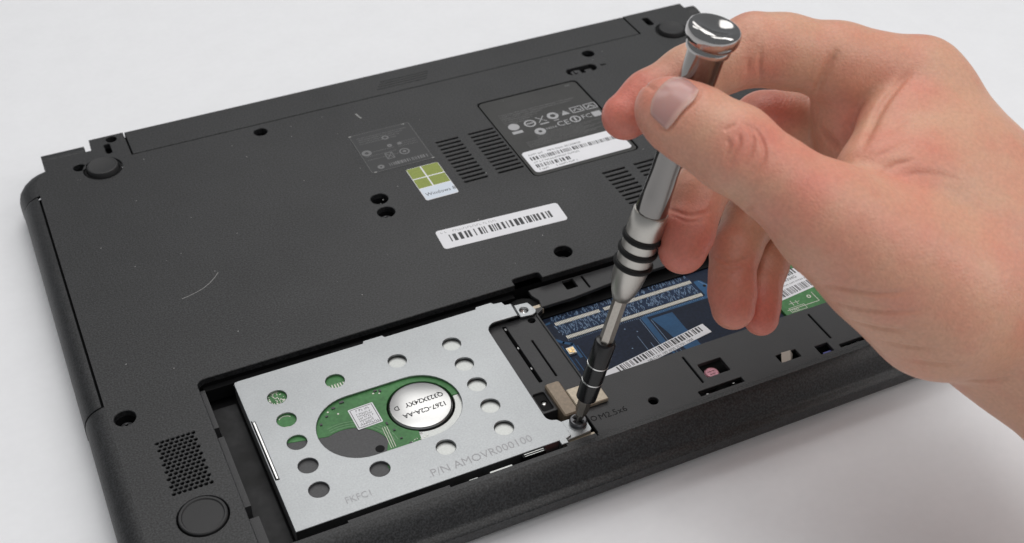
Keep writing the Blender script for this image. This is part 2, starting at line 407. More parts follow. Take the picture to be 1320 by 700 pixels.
ring(b, 214, 106.6, .9, 2.6, z); ring(b, 232.8, 109.0, 1.9, 2.6, z); stroke(b, [(232.8, 107.6), (232.8, 110.4)], .8, z)
b.mk('approval_marks', INKG, lb)
text('lettering', 'CE', 5.2, 223.2, 106.6, z, INKG, lb, sx=1.0); text('lettering', 'FC', 4.4, 236.0, 107.6, z, INKG, lb); text('lettering', 'N214', 2.4, 217.2, 106.4, z, INKG, lb)
text('lettering', '100', 1.9, 240.6, 135.2, z, INKD, lb)
wl = sheet('serial_sticker', rrect(198.6, 245.6, 78.6, 94.6, 1.8, 5), -.27, PAPER, lb, .12); z = -.12
b = MB(); barcode(b, 200.6, 243, 87.3, 89.9, z, 5, unit=.3); barcode(b, 200.6, 217, 81.6, 84.2, z, 6, unit=.3); microtext(b, 201, 223, 85.2, 1.0, z, 7); microtext(b, 201, 206, 79.7, 1, z, 8); microtext(b, 209, 219, 79.7, 1, z, 9); microtext(b, 201, 207.5, 90.9, 1.1, z, 12)
b.mk('barcode', INK, lb, kind='stuff')
text('lettering', 'MFG Date: 2013/08/28', 1.75, 210, 91.0, z, INK, lb)
# clear certification sticker
tl = sheet('clear_sticker', rrect(134.4, 162.8, 106.8, 137.4, 1.0, 4), 0.0, TRANS, LAP, .10); z = .115
b = MB()
for k in range(4): microtext(b, 137, 160 - 2 * k, 133.6 - 1.5 * k, .6, z, 90 + k)
for k in range(3): microtext(b, 136, 150, 121.5 - 1.6 * k - k, .55, z, 96 + k)
for k in range(3): microtext(b, 152, 161, 124 - 1.5 * k, .5, z, 99 + k)
for xx in (134.6, 162.6): stroke(b, [(xx, 107), (xx, 137.2)], .15, z)
stroke(b, [(134.6, 137.2), (162.6, 137.2)], .15, z); stroke(b, [(134.6, 107), (162.6, 107)], .15, z)
b.mk('fine_print', INKD, tl, kind='stuff')
b = MB(); ring(b, 149, 130.2, .8, 1.6, z); ring(b, 148.6, 123.6, .3, 1.1, z); ring(b, 153.2, 123.4, 0, 1.0, z); ring(b, 137.4, 122, .9, 2.2, z); ring(b, 153, 116.8, 1.7, 2.3, z); ring(b, 153, 116.8, .2, .8, z)
stroke(b, [(144.4, 118.6), (147.6, 118.6), (147.6, 114.2), (144.4, 114.2), (144.4, 118.6)], .35, z); stroke(b, [(144.4, 118.6), (147.6, 114.2)], .35, z); stroke(b, [(147.6, 118.6), (144.4, 114.2)], .35, z)
barcode(b, 143.5, 161, 108.9, 111.2, z, 31, unit=.28); ring(b, 139.6, 110, .5, 1.5, z)
b.mk('approval_marks', INKD, tl)
for x, y in ((134.8, 137), (160, 137), (162.4, 107.2), (136, 107.2)): MB().quad([(x - .5, y - .3), (x + .7, y - .3), (x + .7, y + .3), (x - .5, y + .3)], .12).mk('lifted_corner', SCR, tl)
# olive and pale blue operating system sticker
ws = sheet('window_logo_sticker', rrect(148.3, 163.0, 79.5, 103.4, .9, 4), 0.0, PAPER, LAP, .14); z = .145
for x0, x1, y0, y1 in ((148.5, 154.6, 95.6, 103.2), (155.2, 162.8, 95.6, 103.2), (148.5, 154.6, 88.3, 95.0), (155.2, 162.8, 88.3, 95.0)): MB().quad([(x0, y0), (x1, y0), (x1, y1), (x0, y1)], z).mk('logo_pane', OLIVE, ws)
MB().quad([(148.6, 79.8), (162.7, 79.8), (162.7, 87.9), (148.6, 87.9)], z).mk('pale_band', PALEB, ws)
text('lettering', 'Windows 8', 3.1, 149.5, 82.2, z + .015, INK, ws, sx=.92)
# white barcode sticker
cb = (170, 51.4); bs = sheet('barcode_sticker', rot2(rrect(143.1, 196.6, 45.2, 57.4, 1.5, 5), cb, -3.1), 0.0, PAPER, LAP, .14); z = .145
b = MB(); barcode(b, 147.5, 191.5, 48.9, 53.4, z, 21, -3.1, cb, unit=.5); b.mk('barcode', INK, bs, kind='stuff')
b = MB(); microtext(b, 145, 147.5, 55.0, 1.1, z, 22, -3.1, cb); microtext(b, 150, 169, 54.7, 1.25, z, 23, -3.1, cb); b.mk('fine_print', INKG, bs, kind='stuff')

# ---- open bay: tray, ledges, inner frame
b = MB(); x0, x1, y0, y1 = 34.6, 318.4, -66.7, 15.9
b.add([(x0, y0, -2.5), (x1, y0, -2.5), (x1, y1, -2.5), (x0, y1, -2.5), (x0, y0, -12.5), (x1, y0, -12.5), (x1, y1, -12.5), (x0, y1, -12.5)], [(0, 1, 5, 4), (1, 2, 6, 5), (2, 3, 7, 6), (3, 0, 4, 7), (4, 5, 6, 7)])
b.mk('bay_tray', BLK, LAP)
b = MB(); b.box(34.8, 37.0, -6.5, 13, -10, -3.2); b.box(34.8, 37.4, -44, -11, -10, -3.4); b.box(34.8, 38.5, -66, -49, -10, -3.6); b.mk('bay_ledge', PL2, LAP)
b = MB(); b.box(36.8, 158, 13.4, 15.7, -10, -4.4); b.box(48, 58, 11.9, 13.3, -10, -3.8); b.box(84, 104, 11.9, 13.3, -10, -3.0); b.box(122, 138, 12.0, 13.4, -10, -3.6)
b.mk('bay_rail', BLK, LAP)  # rail coloured black to paint in the dark of the bracket gap
b = MB(); b.box(37.5, 46.2, -60, 8, -12, -9.2); b.mk('bay_film', FOIL, LAP)
b = MB(); b.box(63.5, 98.6, -66.5, -63.2, -10, -2.9); b.box(104.4, 131, -66.5, -64.2, -10, -3.0); b.box(141.2, 152.5, -66.5, -63.2, -10, -2.4); b.box(152.5, 318, -66.6, -64.5, -10, -1.0); b.mk('front_ledge', PL2, LAP)
b = MB(); b.box(98.6, 104.4, -66.5, -63.5, -10, -7); b.mk('latch_gap', BLK, LAP)
b = MB(); b.box(105.5, 108.5, -63.9, -63.4, -6, -3.6); b.mk('spring_clip', ALU, LAP)
b = MB(); b.box(113, 121, -63.9, -63.3, -6, -3.3); b.mk('spring_clip', ALU, LAP)
b = MB(); b.box(131, 141, -65.8, -62.6, -7, -5.6); b.mk('cable_strip', REDW, LAP)
b = MB(); b.box(125.5, 134.0, -63.0, -61.6, -6, -2.6); b.mk('clip_body', BLK, LAP)
b = MB(); b.box(126.2, 133.4, -62.1, -61.8, -6, -2.4); b.mk('spring_clip', ALU, LAP)
b = MB(); b.box(126.2, 133.2, -62.9, -62.65, -6, -2.4); b.mk('spring_clip', ALU, LAP)
b = MB(); b.box(128, 129.2, -65.4, -64.9, -6, -2.8); b.mk('spring_clip', DSTEEL, LAP)
# black inner frame round the memory window
WIN = [(161.8, -38.8), (300, -38.8), (300, 5.8), (199, 5.8), (178, 4.0), (161.8, 4.0)]
fh = [WIN, rrect(202.3, 212.0, -54.8, -47.8, .4, 2), rrect(230.8, 239.4, -59.6, -55.6, .3, 2), rrect(246.6, 252.2, -62.0, -57.4, .3, 2), rrect(199.2, 200.0, -56.4, -42, .3, 2), rrect(254.5, 255.3, -56.2, -41.6, .3, 2), rrect(186.5, 187.3, 6.6, 14.2, .3, 2), rrect(178.3, 183.0, 9.0, 14.4, .3, 2), circle(178.9, -56.8, 1.8, 18), rrect(195.4, 213.4, -62.4, -59.6, .3, 2), rrect(255.5, 271.5, -62.4, -60.2, .3, 2)]
fr = plate([(154.2, -63.2), (179.0, -63.2), (179.0, -64.0), (183.4, -64.0), (183.4, -63.2), (317.6, -63.2), (317.6, 14.8), (164.2, 14.8), (164.2, 11.5), (165.6, 8), (164.6, 3.0), (161.0, 1.0), (161.0, -39.5), (154.2, -52.5)], fh, -5.4, -4.0, .18)
frame = fr.mk('inner_frame', PL2, LAP)
b = plate([(140.8, -46), (150, -46), (150, -40), (161.4, -40), (161.4, 2.2), (140.8, 2.2)], [rrect(146.6, 148.0, -31.5, .6, .3, 2), rrect(153.4, 154.1, -31, -10.5, .2, 2), circle(158.4, -.6, 1.5, 16), rrect(141.6, 146, -45, -36, .8, 3)], -9, -4.6, .15)
b.mk('connector_frame', PL2, LAP)
b = plate([(141.5, -45), (146.2, -45), (146.2, -36), (141.5, -36)], [circle(144.2, -40.5, 1.1, 14)], -9, -5.4, .15); b.mk('screw_post', BLK, LAP)
lathe([(-8, 1.0), (-5.9, 1.0), (-5.7, .7), (-6.2, .4)], 14, (144.2, -40.5, 0)).mk('screw_post_insert', SILV, LAP, smooth=40)
b = MB(); b.box(147.2, 147.7, -12.5, -11.5, -6, -4.9); b.box(147.1, 147.7, -1.5, -.4, -6, -4.8); b.box(147.1, 147.6, -24, -23, -6, -5); b.mk('contact_glint', DSTEEL, LAP)
lathe([(-9, 6.8), (-5.6, 6.8), (-5.55, .2)], 30, (159, 6.6, 0)).mk('screw_recess', BLK, LAP, smooth=40)
b = MB(); b.box(162.2, 165.6, 3.6, 6.6, -7, -4.9); b.mk('foam_pad', TAN, LAP)
text('moulded_lettering', 'M2.5x6', 3.7, 157.6, -57.2, -3.97, BLK, LAP); b = MB(); ring(b, 155.9, -55.6, .8, 1.15, -3.97); b.mk('screw_mark', BLK, LAP)
# tan tape flaps over the drive connector
b = plate(rrect(146.8, 152.6, -51.5, -34.8, 1.0, 3), [], -9, -2.6, .5); b.mk('tape_flap', TAN2, LAP)
b = plate(rrect(152.4, 164.4, -50.6, -40.6, .5, 3), [], -3.6, -2.2, .3); b.mk('tape_flap', TAN, LAP)
b = plate(rrect(141.5, 153.4, -65.4, -60.6, .4, 3), [], -9, -4.3, .3); b.mk('tape_flap', TAN, LAP)
# small parts in the frame openings
lathe([(-9, 2.7), (-6.3, 2.7), (-6.1, 2.5), (-6.05, .2)], 26, (206.4, -51.6, 0)).mk('moisture_dot', PINK, LAP, smooth=40, label='round pink moisture indicator dot')
b = MB(); ring(b, 206.4, -51.6, 2.35, 2.55, -6.0); stroke(b, [(205, -51), (207.6, -51)], .3, -6.0); stroke(b, [(205.4, -52.4), (207.4, -52.4)], .3, -6.0); b.mk('dot_print', REDW, LAP)
b = MB(); b.add([(231.2, -59.2, -4.6), (235.0, -59.4, -4.6), (236.8, -56.0, -3.2), (233.0, -55.8, -3.2), (236.2, -59.0, -6.5), (238.2, -56.2, -5.5)], [(0, 1, 2, 3), (1, 4, 5, 2)]); b.mk('spring_clip', PAD, LAP)
b = MB(); b.box(256.5, 264, -61.9, -61.3, -7, -5.0); b.mk('spring_clip', ALU, LAP)
b = MB(); b.box(248.5, 252, -62, -60.4, -8, -5.4); b.mk('wire', BLUEW, LAP)
b = MB(); b.box(179.5, 183.2, -63.8, -62.0, -8, -5); b.mk('wire', BLUEW, LAP)
for x, y in ((196.5, -62), (198.2, -61.4), (203, -61.8), (209.5, -60.6)): MB().box(x, x + .8, y, y + .5, -7, -5.0).mk('contact_glint', DSTEEL, LAP)
b = plate([(203, 10.8), (206.5, 10.8), (206.5, 14.4), (204.6, 14.4)], [], -6, -3.6, .1); b.mk('paper_corner', PAPER, LAP)

# ---- motherboard
BZ = -9.0
mb = plate([(161.2, -40), (249.8, -40), (249.8, 14), (161.2, 14)], [], -10.5, BZ, 0).mk('motherboard', PCBB, LAP)
z = BZ + .04
for k, (yy, xa, xb) in enumerate(((-2.3, 167.6, 227.2), (-10.6, 168.4, 227.4))):
    b = MB(); x = xa; i = 0
    while x < xb:
        if not (k == 0 and 186.2 < x < 188.3): b.box(x, x + .36, yy - .85, yy + .85, BZ, BZ + .25)
        x += .6
    b.mk('contact_row', PAD, mb, kind='stuff')
b = MB(); r = random.Random(4)
for i in range(520):
    x = r.uniform(167, 227); y = r.choice((r.uniform(-9.3, -3.4), r.uniform(-.9, 1.2), r.uniform(-9.3, -3.4)))
    l = r.uniform(.6, 1.8); a = math.radians(r.choice((90, 60, 75, 100, 90)))
    stroke(b, [(x, y), (x + l * math.cos(a), y + l * math.sin(a))], r.uniform(.12, .26), z + .01)
for i in range(70):
    x = 168.4 + i * .85; stroke(b, [(x, -11.8), (x + r.uniform(-.1, .1), -12.3 - r.random() * .5)], .15, z + .01)
b.mk('solder_trace', TRB2, mb, kind='stuff')
def flat(name, pts, mt, dz=0.0): return MB().quad(pts, z + dz).mk(name, mt, mb)
flat('copper_area', [(166.4, .6), (228, .6), (228, -9.6), (226.2, -9.2), (168, -9.2)], mat('blue_field', (0.010, 0.026, 0.065), .55, spec=.2, speckle=.35, sscale=1100), -.02)
b = MB()
stroke(b, [(163.6, -1.0), (163.6, -9.5), (166, -12.5), (168.6, -14.4), (168.6, -22)], 1.2, z); stroke(b, [(163.6, -1.0), (166, -.6)], 1.0, z + .002); stroke(b, [(163.2, -12), (163.4, -25)], .5, z); stroke(b, [(164.6, -14), (164.6, -28)], .35, z)
stroke(b, [(170, -16), (170, -27)], .35, z); stroke(b, [(162.6, -18), (162.6, -30)], .6, z); stroke(b, [(166.2, -22), (166.2, -32)], .3, z)
b.mk('trace', TRB, mb)
b = MB(); b.quad([(200.0, -13.2), (229, -13.2), (231, -10.5), (231, -2.6), (228.6, -2.6), (228.6, -11.4), (227.6, -11.8), (202, -11.8), (198.6, -12.6)], z + .004)
b.quad([(228.4, -3.0), (231.4, -3), (234, -8.6), (234, -12.6), (231, -12.6), (228.4, -8)], z + .006)
b.quad([(202.6, -14.6), (211.8, -14.6), (211.8, -23), (212.6, -37.5), (206.4, -37.5), (204.4, -23)], z + .004); b.quad([(199, -12.4), (201.4, -13.2), (201.4, -37), (199, -30)], z + .002)
b.mk('copper_area', TRB, mb)
b = MB(); stroke(b, [(230.4, -3), (233.6, -9)], .2, z + .01); stroke(b, [(198.4, -13), (198.4, -30)], .2, z + .01); stroke(b, [(202.2, -15), (202.2, -38)], .2, z + .01); stroke(b, [(193, -21), (193, -38)], .18, z + .01); stroke(b, [(204, -28), (204, -38)], .18, z + .01); stroke(b, [(228.6, -12.5), (233.5, -15.5)], .2, z + .01); stroke(b, [(195.8, -26), (195.8, -38)], .18, z + .01)
for x, y in ((190.5, -15.5), (194.2, -18.6), (188, -26)): ring(b, x, y, 0, .3, z + .01, 8)
b.mk('silk_line', TRB2, mb, kind='stuff')
lathe([(-.1, .7), (.02, .7), (.03, .1)], 12, (231.3, -6.4, z)).mk('via', BLK, mb)
gp = MB(); gp.box(164.9, 167.9, -19.8, -16.4, BZ, BZ + .9); gp.mk('gold_component', PAD, mb)
gp = MB(); gp.box(165.3, 166.3, -19.2, -17, BZ + .9, BZ + 1.1); gp.box(166.7, 167.5, -18.4, -17, BZ + .9, BZ + 1.1); gp.box(166.4, 167.2, -19.6, -18.8, BZ + .9, BZ + 1.1); gp.mk('gold_contact', GOLD, mb)
cl = (196, -31.6); ml = sheet('board_label', rot2([(171.0, -34.3), (219.6, -34.3), (219.6, -28.9), (171.0, -28.9)], cl, 9.2), BZ, PAPER, mb, .14)
b = MB(); barcode(b, 177.6, 217.5, -32.2, -29.3, BZ + .16, 44, 9.2, cl, unit=.3); b.mk('barcode', INK, mb, kind='stuff')
def rp(x, y): return rot2([(x, y)], cl, 9.2)[0]
text('lettering', 'NB.C1A1 109 3030 7CY01 1300', 1.7, *rp(189.5, -34.0), BZ + .16, INK, mb, rz=9.2, sx=.95); text('lettering', 'MB', 1.9, *rp(173.4, -33.8), BZ + .16, INK, mb, rz=9.2)
b = MB(); b.quad([(229.6, -13.0), (232.4, -13.0), (232.4, -16.2)], BZ + .1); b.mk('label_corner', PAPER, mb)
b = MB(); b.box(161.4, 249.6, 2.2, 15, -10, -8.3); b.mk('slot_body', BLK, LAP)
# green card beside the motherboard
GC = root('expansion_card', (272, -15, BZ), 'green circuit card with white barcode label beside the blue motherboard', 'circuit card')
plate([(250.2, -35.6), (299, -35.6), (299, 5), (250.2, 5)], [], BZ - 1.4, BZ + 1.0, .1).mk('circuit_board', PCBG, GC)
z = BZ + 1.04
gl = sheet('card_label', [(253, -27.6), (284, -24.2), (284, -10.6), (253, -15.2)], BZ + 1.0, PAPER, GC, .12)
b = MB(); c2 = (253, -27.6); barcode(b, 254, 276, -26.7, -23, z + .12, 50, 6.4, c2, unit=.24); barcode(b, 264, 280, -17.6, -14.0, z + .12, 51, 6.4, c2, unit=.35); microtext(b, 254, 279, -21.9, .7, z + .12, 52, 6.4, c2); b.mk('barcode', INK, GC, kind='stuff')
text('lettering', 'BY   KN4G', 2.2, 256.5, -19.4, z + .13, INK, GC, rz=6.4)
b = MB(); stroke(b, [(252, -33.4), (266.6, -33.4), (266.6, -28)], .25, z); stroke(b, [(253, -35), (260, -35), (260, -32.6), (253, -32.6), (253, -35)], .2, z); ring(b, 264.3, -29.7, .5, .9, z); stroke(b, [(256, -31.8), (256, -29)], .25, z); stroke(b, [(258, -31.8), (258, -29.6)], .25, z); stroke(b, [(254.6, -30.4), (259.4, -30.4)], .2, z)
for i in range(40):
    x = r.uniform(252, 290); y = r.uniform(-11, 2); stroke(b, [(x, y), (x + r.uniform(.3, 1), y)], .25, z)
b.mk('silk_line', PAD, GC, kind='stuff')
text('lettering', 'CN2', 1.7, 253.4, -34.7, z + .01, PAD, GC)

# ------------------------------------------------------------------ hard drive in its perforated bracket
HD = root('hard_drive', (95, -25, -12), 'hard drive under a perforated galvanised steel bracket in the open bay', 'hard drive')
HZ = -2.0
bo = [(47.0, -61.4), (139.6, -61.4), (139.6, -63.4), (142.2, -63.4), (142.2, -61.6)] + [(144.4, -60.8), (144.4, -54.4), (143.2, -52.4)] + arc(143.0, -49.2, 3.0, -100, -180, 4)[1:] + [(140.2, -3.2)] + arc(144.6, -2.6, 4.4, 180, 95, 5) + [(153.6, 1.6), (154.0, 8.6), (151.6, 8.9), (151.2, 10.9), (148.0, 11.2), (147.4, 12.3), (141.0, 12.3), (140.4, 11.2), (104, 11.2), (103.4, 12.4), (96, 12.4), (95.4, 11.2), (48.2, 11.3)] + arc(48.2, 10.1, 1.2, 90, 180, 3)
hc = [(59, -2), (58.8, -13.7), (58.9, -25.2), (59.1, -36.6), (59.1, -47.9), (80, -2.8), (103.7, -2.5), (125, -2.5), (125.1, -14), (125.1, -25.3), (125.1, -36.8), (125.1, -48.2), (103.7, -48.1), (80.2, -47.9)]
bh = [circle(x, y, 3.4, 30) for x, y in hc] + [arc(81, -26.5, 15, 90, 270, 20) + arc(102.6, -26.5, 15, -90, 90, 20), rrect(47.8, 48.7, -38.5, -10, .2, 2)]
bk = plate(bo, bh, HZ - .8, HZ, .14, True)
# folded flanges: left and front
bk.box(47.05, 47.85, -61.3, 11.0, -9.5, HZ - .8); bk.box(47.9, 139.5, -61.35, -60.6, -9.5, HZ - .82); bk.box(49, 140, 10.4, 11.1, -9.5, HZ - .82)
# stepped screw tabs
bk.add([(153.6, 1.6, HZ), (154, 8.6, HZ), (155.2, 8.4, HZ - 1.2), (154.8, 1.4, HZ - 1.2)], [(0, 3, 2, 1)])
bracket = bk.mk('bracket', STEEL, HD)
t1 = plate([(154.8, 1.4), (159.6, .8)] + arc(159.6, 3.2, 2.2, -80, 20, 4) + [(160.6, 7.9), (155.2, 8.4)], [circle(157.5, 4.5, 1.75, 20)], HZ - 2.0, HZ - 1.2, .12); t1.mk('mounting_tab', STEEL, bracket)
lathe([(-6, 1.7), (-4.2, 1.7), (-4.0, 1.3), (-4.6, .9), (-5, .2)], 18, (157.5, 4.5, 0)).mk('threaded_insert', SILV, bracket, smooth=40)
t2 = plate([(142.3, -61.8), (151.4, -61.2)] + arc(151.0, -59.8, 1.5, -60, 0, 3) + [(152.6, -53.4), (143.4, -53.2)], [], HZ - 1.6, HZ - .7, .15); t2.mk('mounting_tab', STEEL, bracket)
MB().box(47.95, 48.5, -38, -10.5, HZ - .9, HZ + .15).mk('edge_strip', SILV, bracket)
MB().box(47.35, 47.75, -38.5, -9.5, HZ - .3, HZ + .02).mk('edge_gap', BLK, bracket)
text('stamped_lettering', '.P/N AMOVR000100', 4.7, 93.6, -58.4, HZ + .03, STAMP, bracket, sx=.95, rz=.8); text('stamped_lettering', 'FKFC1', 4.0, 65.2, -57.4, HZ + .03, STAMP, bracket, sx=.84)
# drive body
b = plate([(48.4, -60), (139, -60), (139, 10), (48.4, 10)], [circle(103.4, -25.7, 12.0, 40)], -12, -3.3, .2, True); b.mk('drive_housing', ALU, HD)
b = MB(); b.box(90, 117, -39, -12, -11, -8.2); b.mk('motor_well', BLK, HD)
dark = plate([(52, -59), (92, -59), (90, -20), (52, -20)], [], -5.6, -3.2, .1).mk('dark_cover', CASTD, HD)
lathe([(-6.5, 1.6), (-3.15, 1.6), (-3.14, .1)], 18, (83.6, -38.6, 0)).mk('cover_boss', BLK, HD, smooth=40)
pc = [(50, 8), (91, 8), (95, 0), (108, -9.6)] + arc(103.4, -25.7, 15.6, 75, 0, 7) + arc(103.4, -25.7, 11.9, 0, 245, 24) + [(98, -39.6), (97, -46), (83.6, -58), (83.2, -45)] + arc(74.5, -38.5, 13.2, 10, 112, 10) + [(50, -22)]
pb = plate(pc, [], -5.0, -3.05, .08).mk('circuit_board', PCBG, HD); z = -3.02
b = MB()
for d in (0.8, 1.9, 3.0): stroke(b, arc(74.5, -38.5, 13.2 + d, 5, 105, 14), .35, z); stroke(b, [(83.5 + d, -42), (83.9 + d, -56)], .3, z)
for k in range(5): stroke(b, [(76 + k * 1.3, -5.6), (76 + k * 1.3, -3.0)], .0 + .55, z)
b.mk('trace', TRG, pb, kind='stuff')
b = MB()
for k in range(6): stroke(b, [(77.4 + k * 1.05, -6.0), (77.4 + k * 1.05, -3.6)], .42, z + .01)
rr = random.Random(9)
for i in range(60): x = rr.uniform(56, 62); y = rr.uniform(-5.5, 1.5); stroke(b, [(x, y), (x + rr.uniform(-.7, .7), y + rr.uniform(-.7, .7))], .3, z + .01)
for i in range(14): x = rr.uniform(93, 101); y = rr.uniform(-41.5, -39.5); stroke(b, [(x, y), (x + rr.uniform(-.6, .6), y + rr.uniform(-.5, .5))], .2, z + .01)
stroke(b, arc(57.5, -19.5, 3.2, 60, 150, 6), .8, z + .01); stroke(b, arc(58.6, -13.5, 2.6, 40, 140, 6), .3, z + .01)
for x, y in ((73, -15.4), (76, -17.6), (92.4, -14.2), (90.4, -13.4), (86.8, -41), (88, -41.3), (85.6, -41)): ring(b, x, y, 0, .35, z + .01, 8)
for xx in (87.6, 88.4, 89.2): stroke(b, [(xx, -30), (xx - .4, -40)], .16, z + .01)
b.mk('silk_mark', PAD, pb, kind='stuff')
b = MB()
for x, y, w, h in ((90.8, -13.0, 1.2, .7), (92.6, -13.8, .7, 1.1), (71.5, -17.6, .9, .6), (74.6, -14.9, 1.3, .8), (93.5, -41.0, 1.0, .6), (89.4, -29.6, .6, 1.2), (90.6, -33.2, .7, .7), (78, -13.4, 1.6, .9), (91.4, -37.6, .8, .5), (68.6, -20.6, .8, .8)):
    b.box(x, x + w, y, y + h, -3.05, -2.65)
b.mk('surface_component', CASTD, pb, kind='stuff')
cq = (83.8, -22.4); lbq = sheet('drive_label', rot2(rrect(79.6, 88.8, -27.6, -17.4, .3, 2), cq, 2), -3.05, PAPER, pb, .14)
b = MB(); p4 = rot2([(80.2, -27.0), (88.2, -27.0), (88.2, -18.0), (80.2, -18.0)], cq, 2); stroke(b, p4 + p4[:1], .22, -2.89)
microtext(b, 82, 86.5, -19.6, .9, -2.89, 71, 2, cq); microtext(b, 81.2, 87.4, -26.6, .9, -2.89, 72, 2, cq)
for k in range(5): microtext(b, 81.6, 86.8, -21.2 - k * 1.05, .7, -2.89, 75 + k, 2, cq)
b.mk('fine_print', INK, pb, kind='stuff')
mo = lathe([(-9, 11.2), (-3.2, 11.2), (-2.75, 10.9), (-2.6, 10.5), (-2.6, .2)], 64, (103.4, -25.7, 0)).mk('spindle_motor', mat('motor_cap', (.52, .52, .515), .28, 1.0, mottle=.04), HD, smooth=30)
b = MB(); ring(b, 103.4, -25.7, 10.75, 11.0, -2.58, 60); b.mk('motor_rim', BLK, HD)
text('lettering', 'Q323X24XY   D', 2.9, 112.6, -23.0, -2.55, INK, mo, rz=180.5, sx=.92, bold=.05); text('lettering', '1267-C2A-AA', 2.9, 112.0, -27.6, -2.55, INK, mo, rz=180.5, sx=.95, bold=.05)
b = MB()
for k in range(7): stroke(b, [(95.6 + k * .55, -36.6 - .1 * k), (96.2 + k * .5, -38.2)], .18, -3.3)
stroke(b, [(95, -37.4), (98, -38.3), (101, -38.6)], .3, -3.32); b.mk('motor_winding', COPPER, HD, kind='stuff')
b = plate([(94, -35), (103, -38.6), (103, -40), (97.2, -39.8), (93.4, -37.4)], [], -6, -3.4, .05); b.mk('flex_cable', REDW, HD)

# screw being turned
sc = root('machine_screw', (149.4, -56.2, -2.6), 'black cross-head screw under the screwdriver tip on the bracket tab', 'screw')
cross = [(149.4 + px, -56.2 + py) for px, py in rot2([(-.4, -1.7), (.4, -1.7), (.4, -.4), (1.7, -.4), (1.7, .4), (.4, .4), (.4, 1.7), (-.4, 1.7), (-.4, .4), (-1.7, .4), (-1.7, -.4), (-.4, -.4)], (0, 0), 25)]
plate(circle(149.4, -56.2, 3.1, 30), [cross], -2.7, -1.0, .45).mk('screw_head', SCRM, sc)
lathe([(-7, 1.2), (-2.0, 1.2)], 16, (149.4, -56.2, 0)).mk('screw_shank', SCRM, sc, smooth=40)

# ------------------------------------------------------------------ screwdriver
TIP = np.array([149.5, -56.0, -1.8]); TOP = np.array([182.5, -62.2, 147.0]); AX = (TOP - TIP) / np.linalg.norm(TOP - TIP)
SD = root('screwdriver', tuple(TIP), 'slim chrome precision screwdriver held by the hand, its tip in the black screw', 'screwdriver')
def turned(name, prof, mt, n=48, sm=30, parent=None): return lathe(prof, n, tuple(TIP), tuple(AX)).mk(name, mt, parent or SD, smooth=sm)
turned('bit', [(-.3, .3), (1.2, .75), (3.0, 1.0), (3.4, 1.9), (5.2, 2.25), (13, 2.25)], BITM, 6, 20)
b = MB(); axv = Vector(AX); u = axv.orthogonal().normalized(); w = axv.cross(u)
for d in (u, w):
    e = axv.cross(d); o = Vector(TIP)
    pts = [o + axv * s + d * r_ + e * t for t in (-.28, .28) for s, r_ in ((-.4, -.35), (-.4, .35), (2.2, 1.5), (4.2, 1.75), (4.2, -1.75), (2.2, -1.5))]
    b.add([tuple(p) for p in pts], [tuple(range(6))[::-1], tuple(range(6, 12))] + [(i, (i + 1) % 6, 6 + (i + 1) % 6, 6 + i) for i in range(6)])
b.mk('cross_tip', BITM, SD)
turned('collar', [(10.6, 2.9), (11.2, 3.5), (18.6, 3.6), (18.8, 3.4), (19.4, 3.4), (19.6, 3.65), (26.0, 3.65), (26.2, 3.45), (26.8, 3.45), (27, 3.65), (35.8, 3.6), (36.6, 3.2), (36.8, 2.6)], COLLAR)
turned('collar_ring', [(18.75, 3.4), (18.85, 3.68), (19.35, 3.68), (19.45, 3.4)], SILV); turned('collar_ring', [(26.15, 3.4), (26.25, 3.72), (26.75, 3.72), (26.85, 3.4)], SILV)
turned('hex_shaft', [(36, 2.35), (56, 2.35)], BITM, 6, 20)
turned('nose', [(54.2, 2.2), (54.8, 2.9), (58, 4.1), (62, 5.05), (66, 5.45), (70, 5.6), (84, 5.6), (88.6, 5.55), (89.2, 5.2), (89.3, 4.5)], SATIN)
for s in (69.2, 74.4, 79.6):
    tor = [(s + 1.15 * math.cos(a), 5.5 + .95 * math.sin(a)) for a in np.linspace(math.pi, 0, 9)]
    turned('grip_ring', tor, ORING)
turned('handle', [(89, 4.9), (89.8, 5.05), (96, 4.5), (104, 4.25), (112, 4.4), (118, 4.9), (122, 5.2), (130.6, 5.25), (130.8, 4.9), (132.4, 4.9), (132.6, 5.3), (143.6, 5.45), (144.2, 5.6)], CHROME)
turned('grip_ring', [(130.7 + .9 + .9 * math.cos(a), 5.1 + .7 * math.sin(a)) for a in np.linspace(math.pi, 0, 9)], ORING)
turned('end_cap', [(143.9, 5.5), (144.2, 6.3), (145.4, 6.5), (146.0, 6.2), (146.4, 6.6), (147.2, 7.3), (148.6, 7.75), (150.2, 7.8), (151.4, 7.45), (152.1, 6.7), (152.2, 6.0), (151.7, 4.6), (151.2, 3.0), (151.0, 1.5), (150.95, .1)], CAPM, 64, 50)

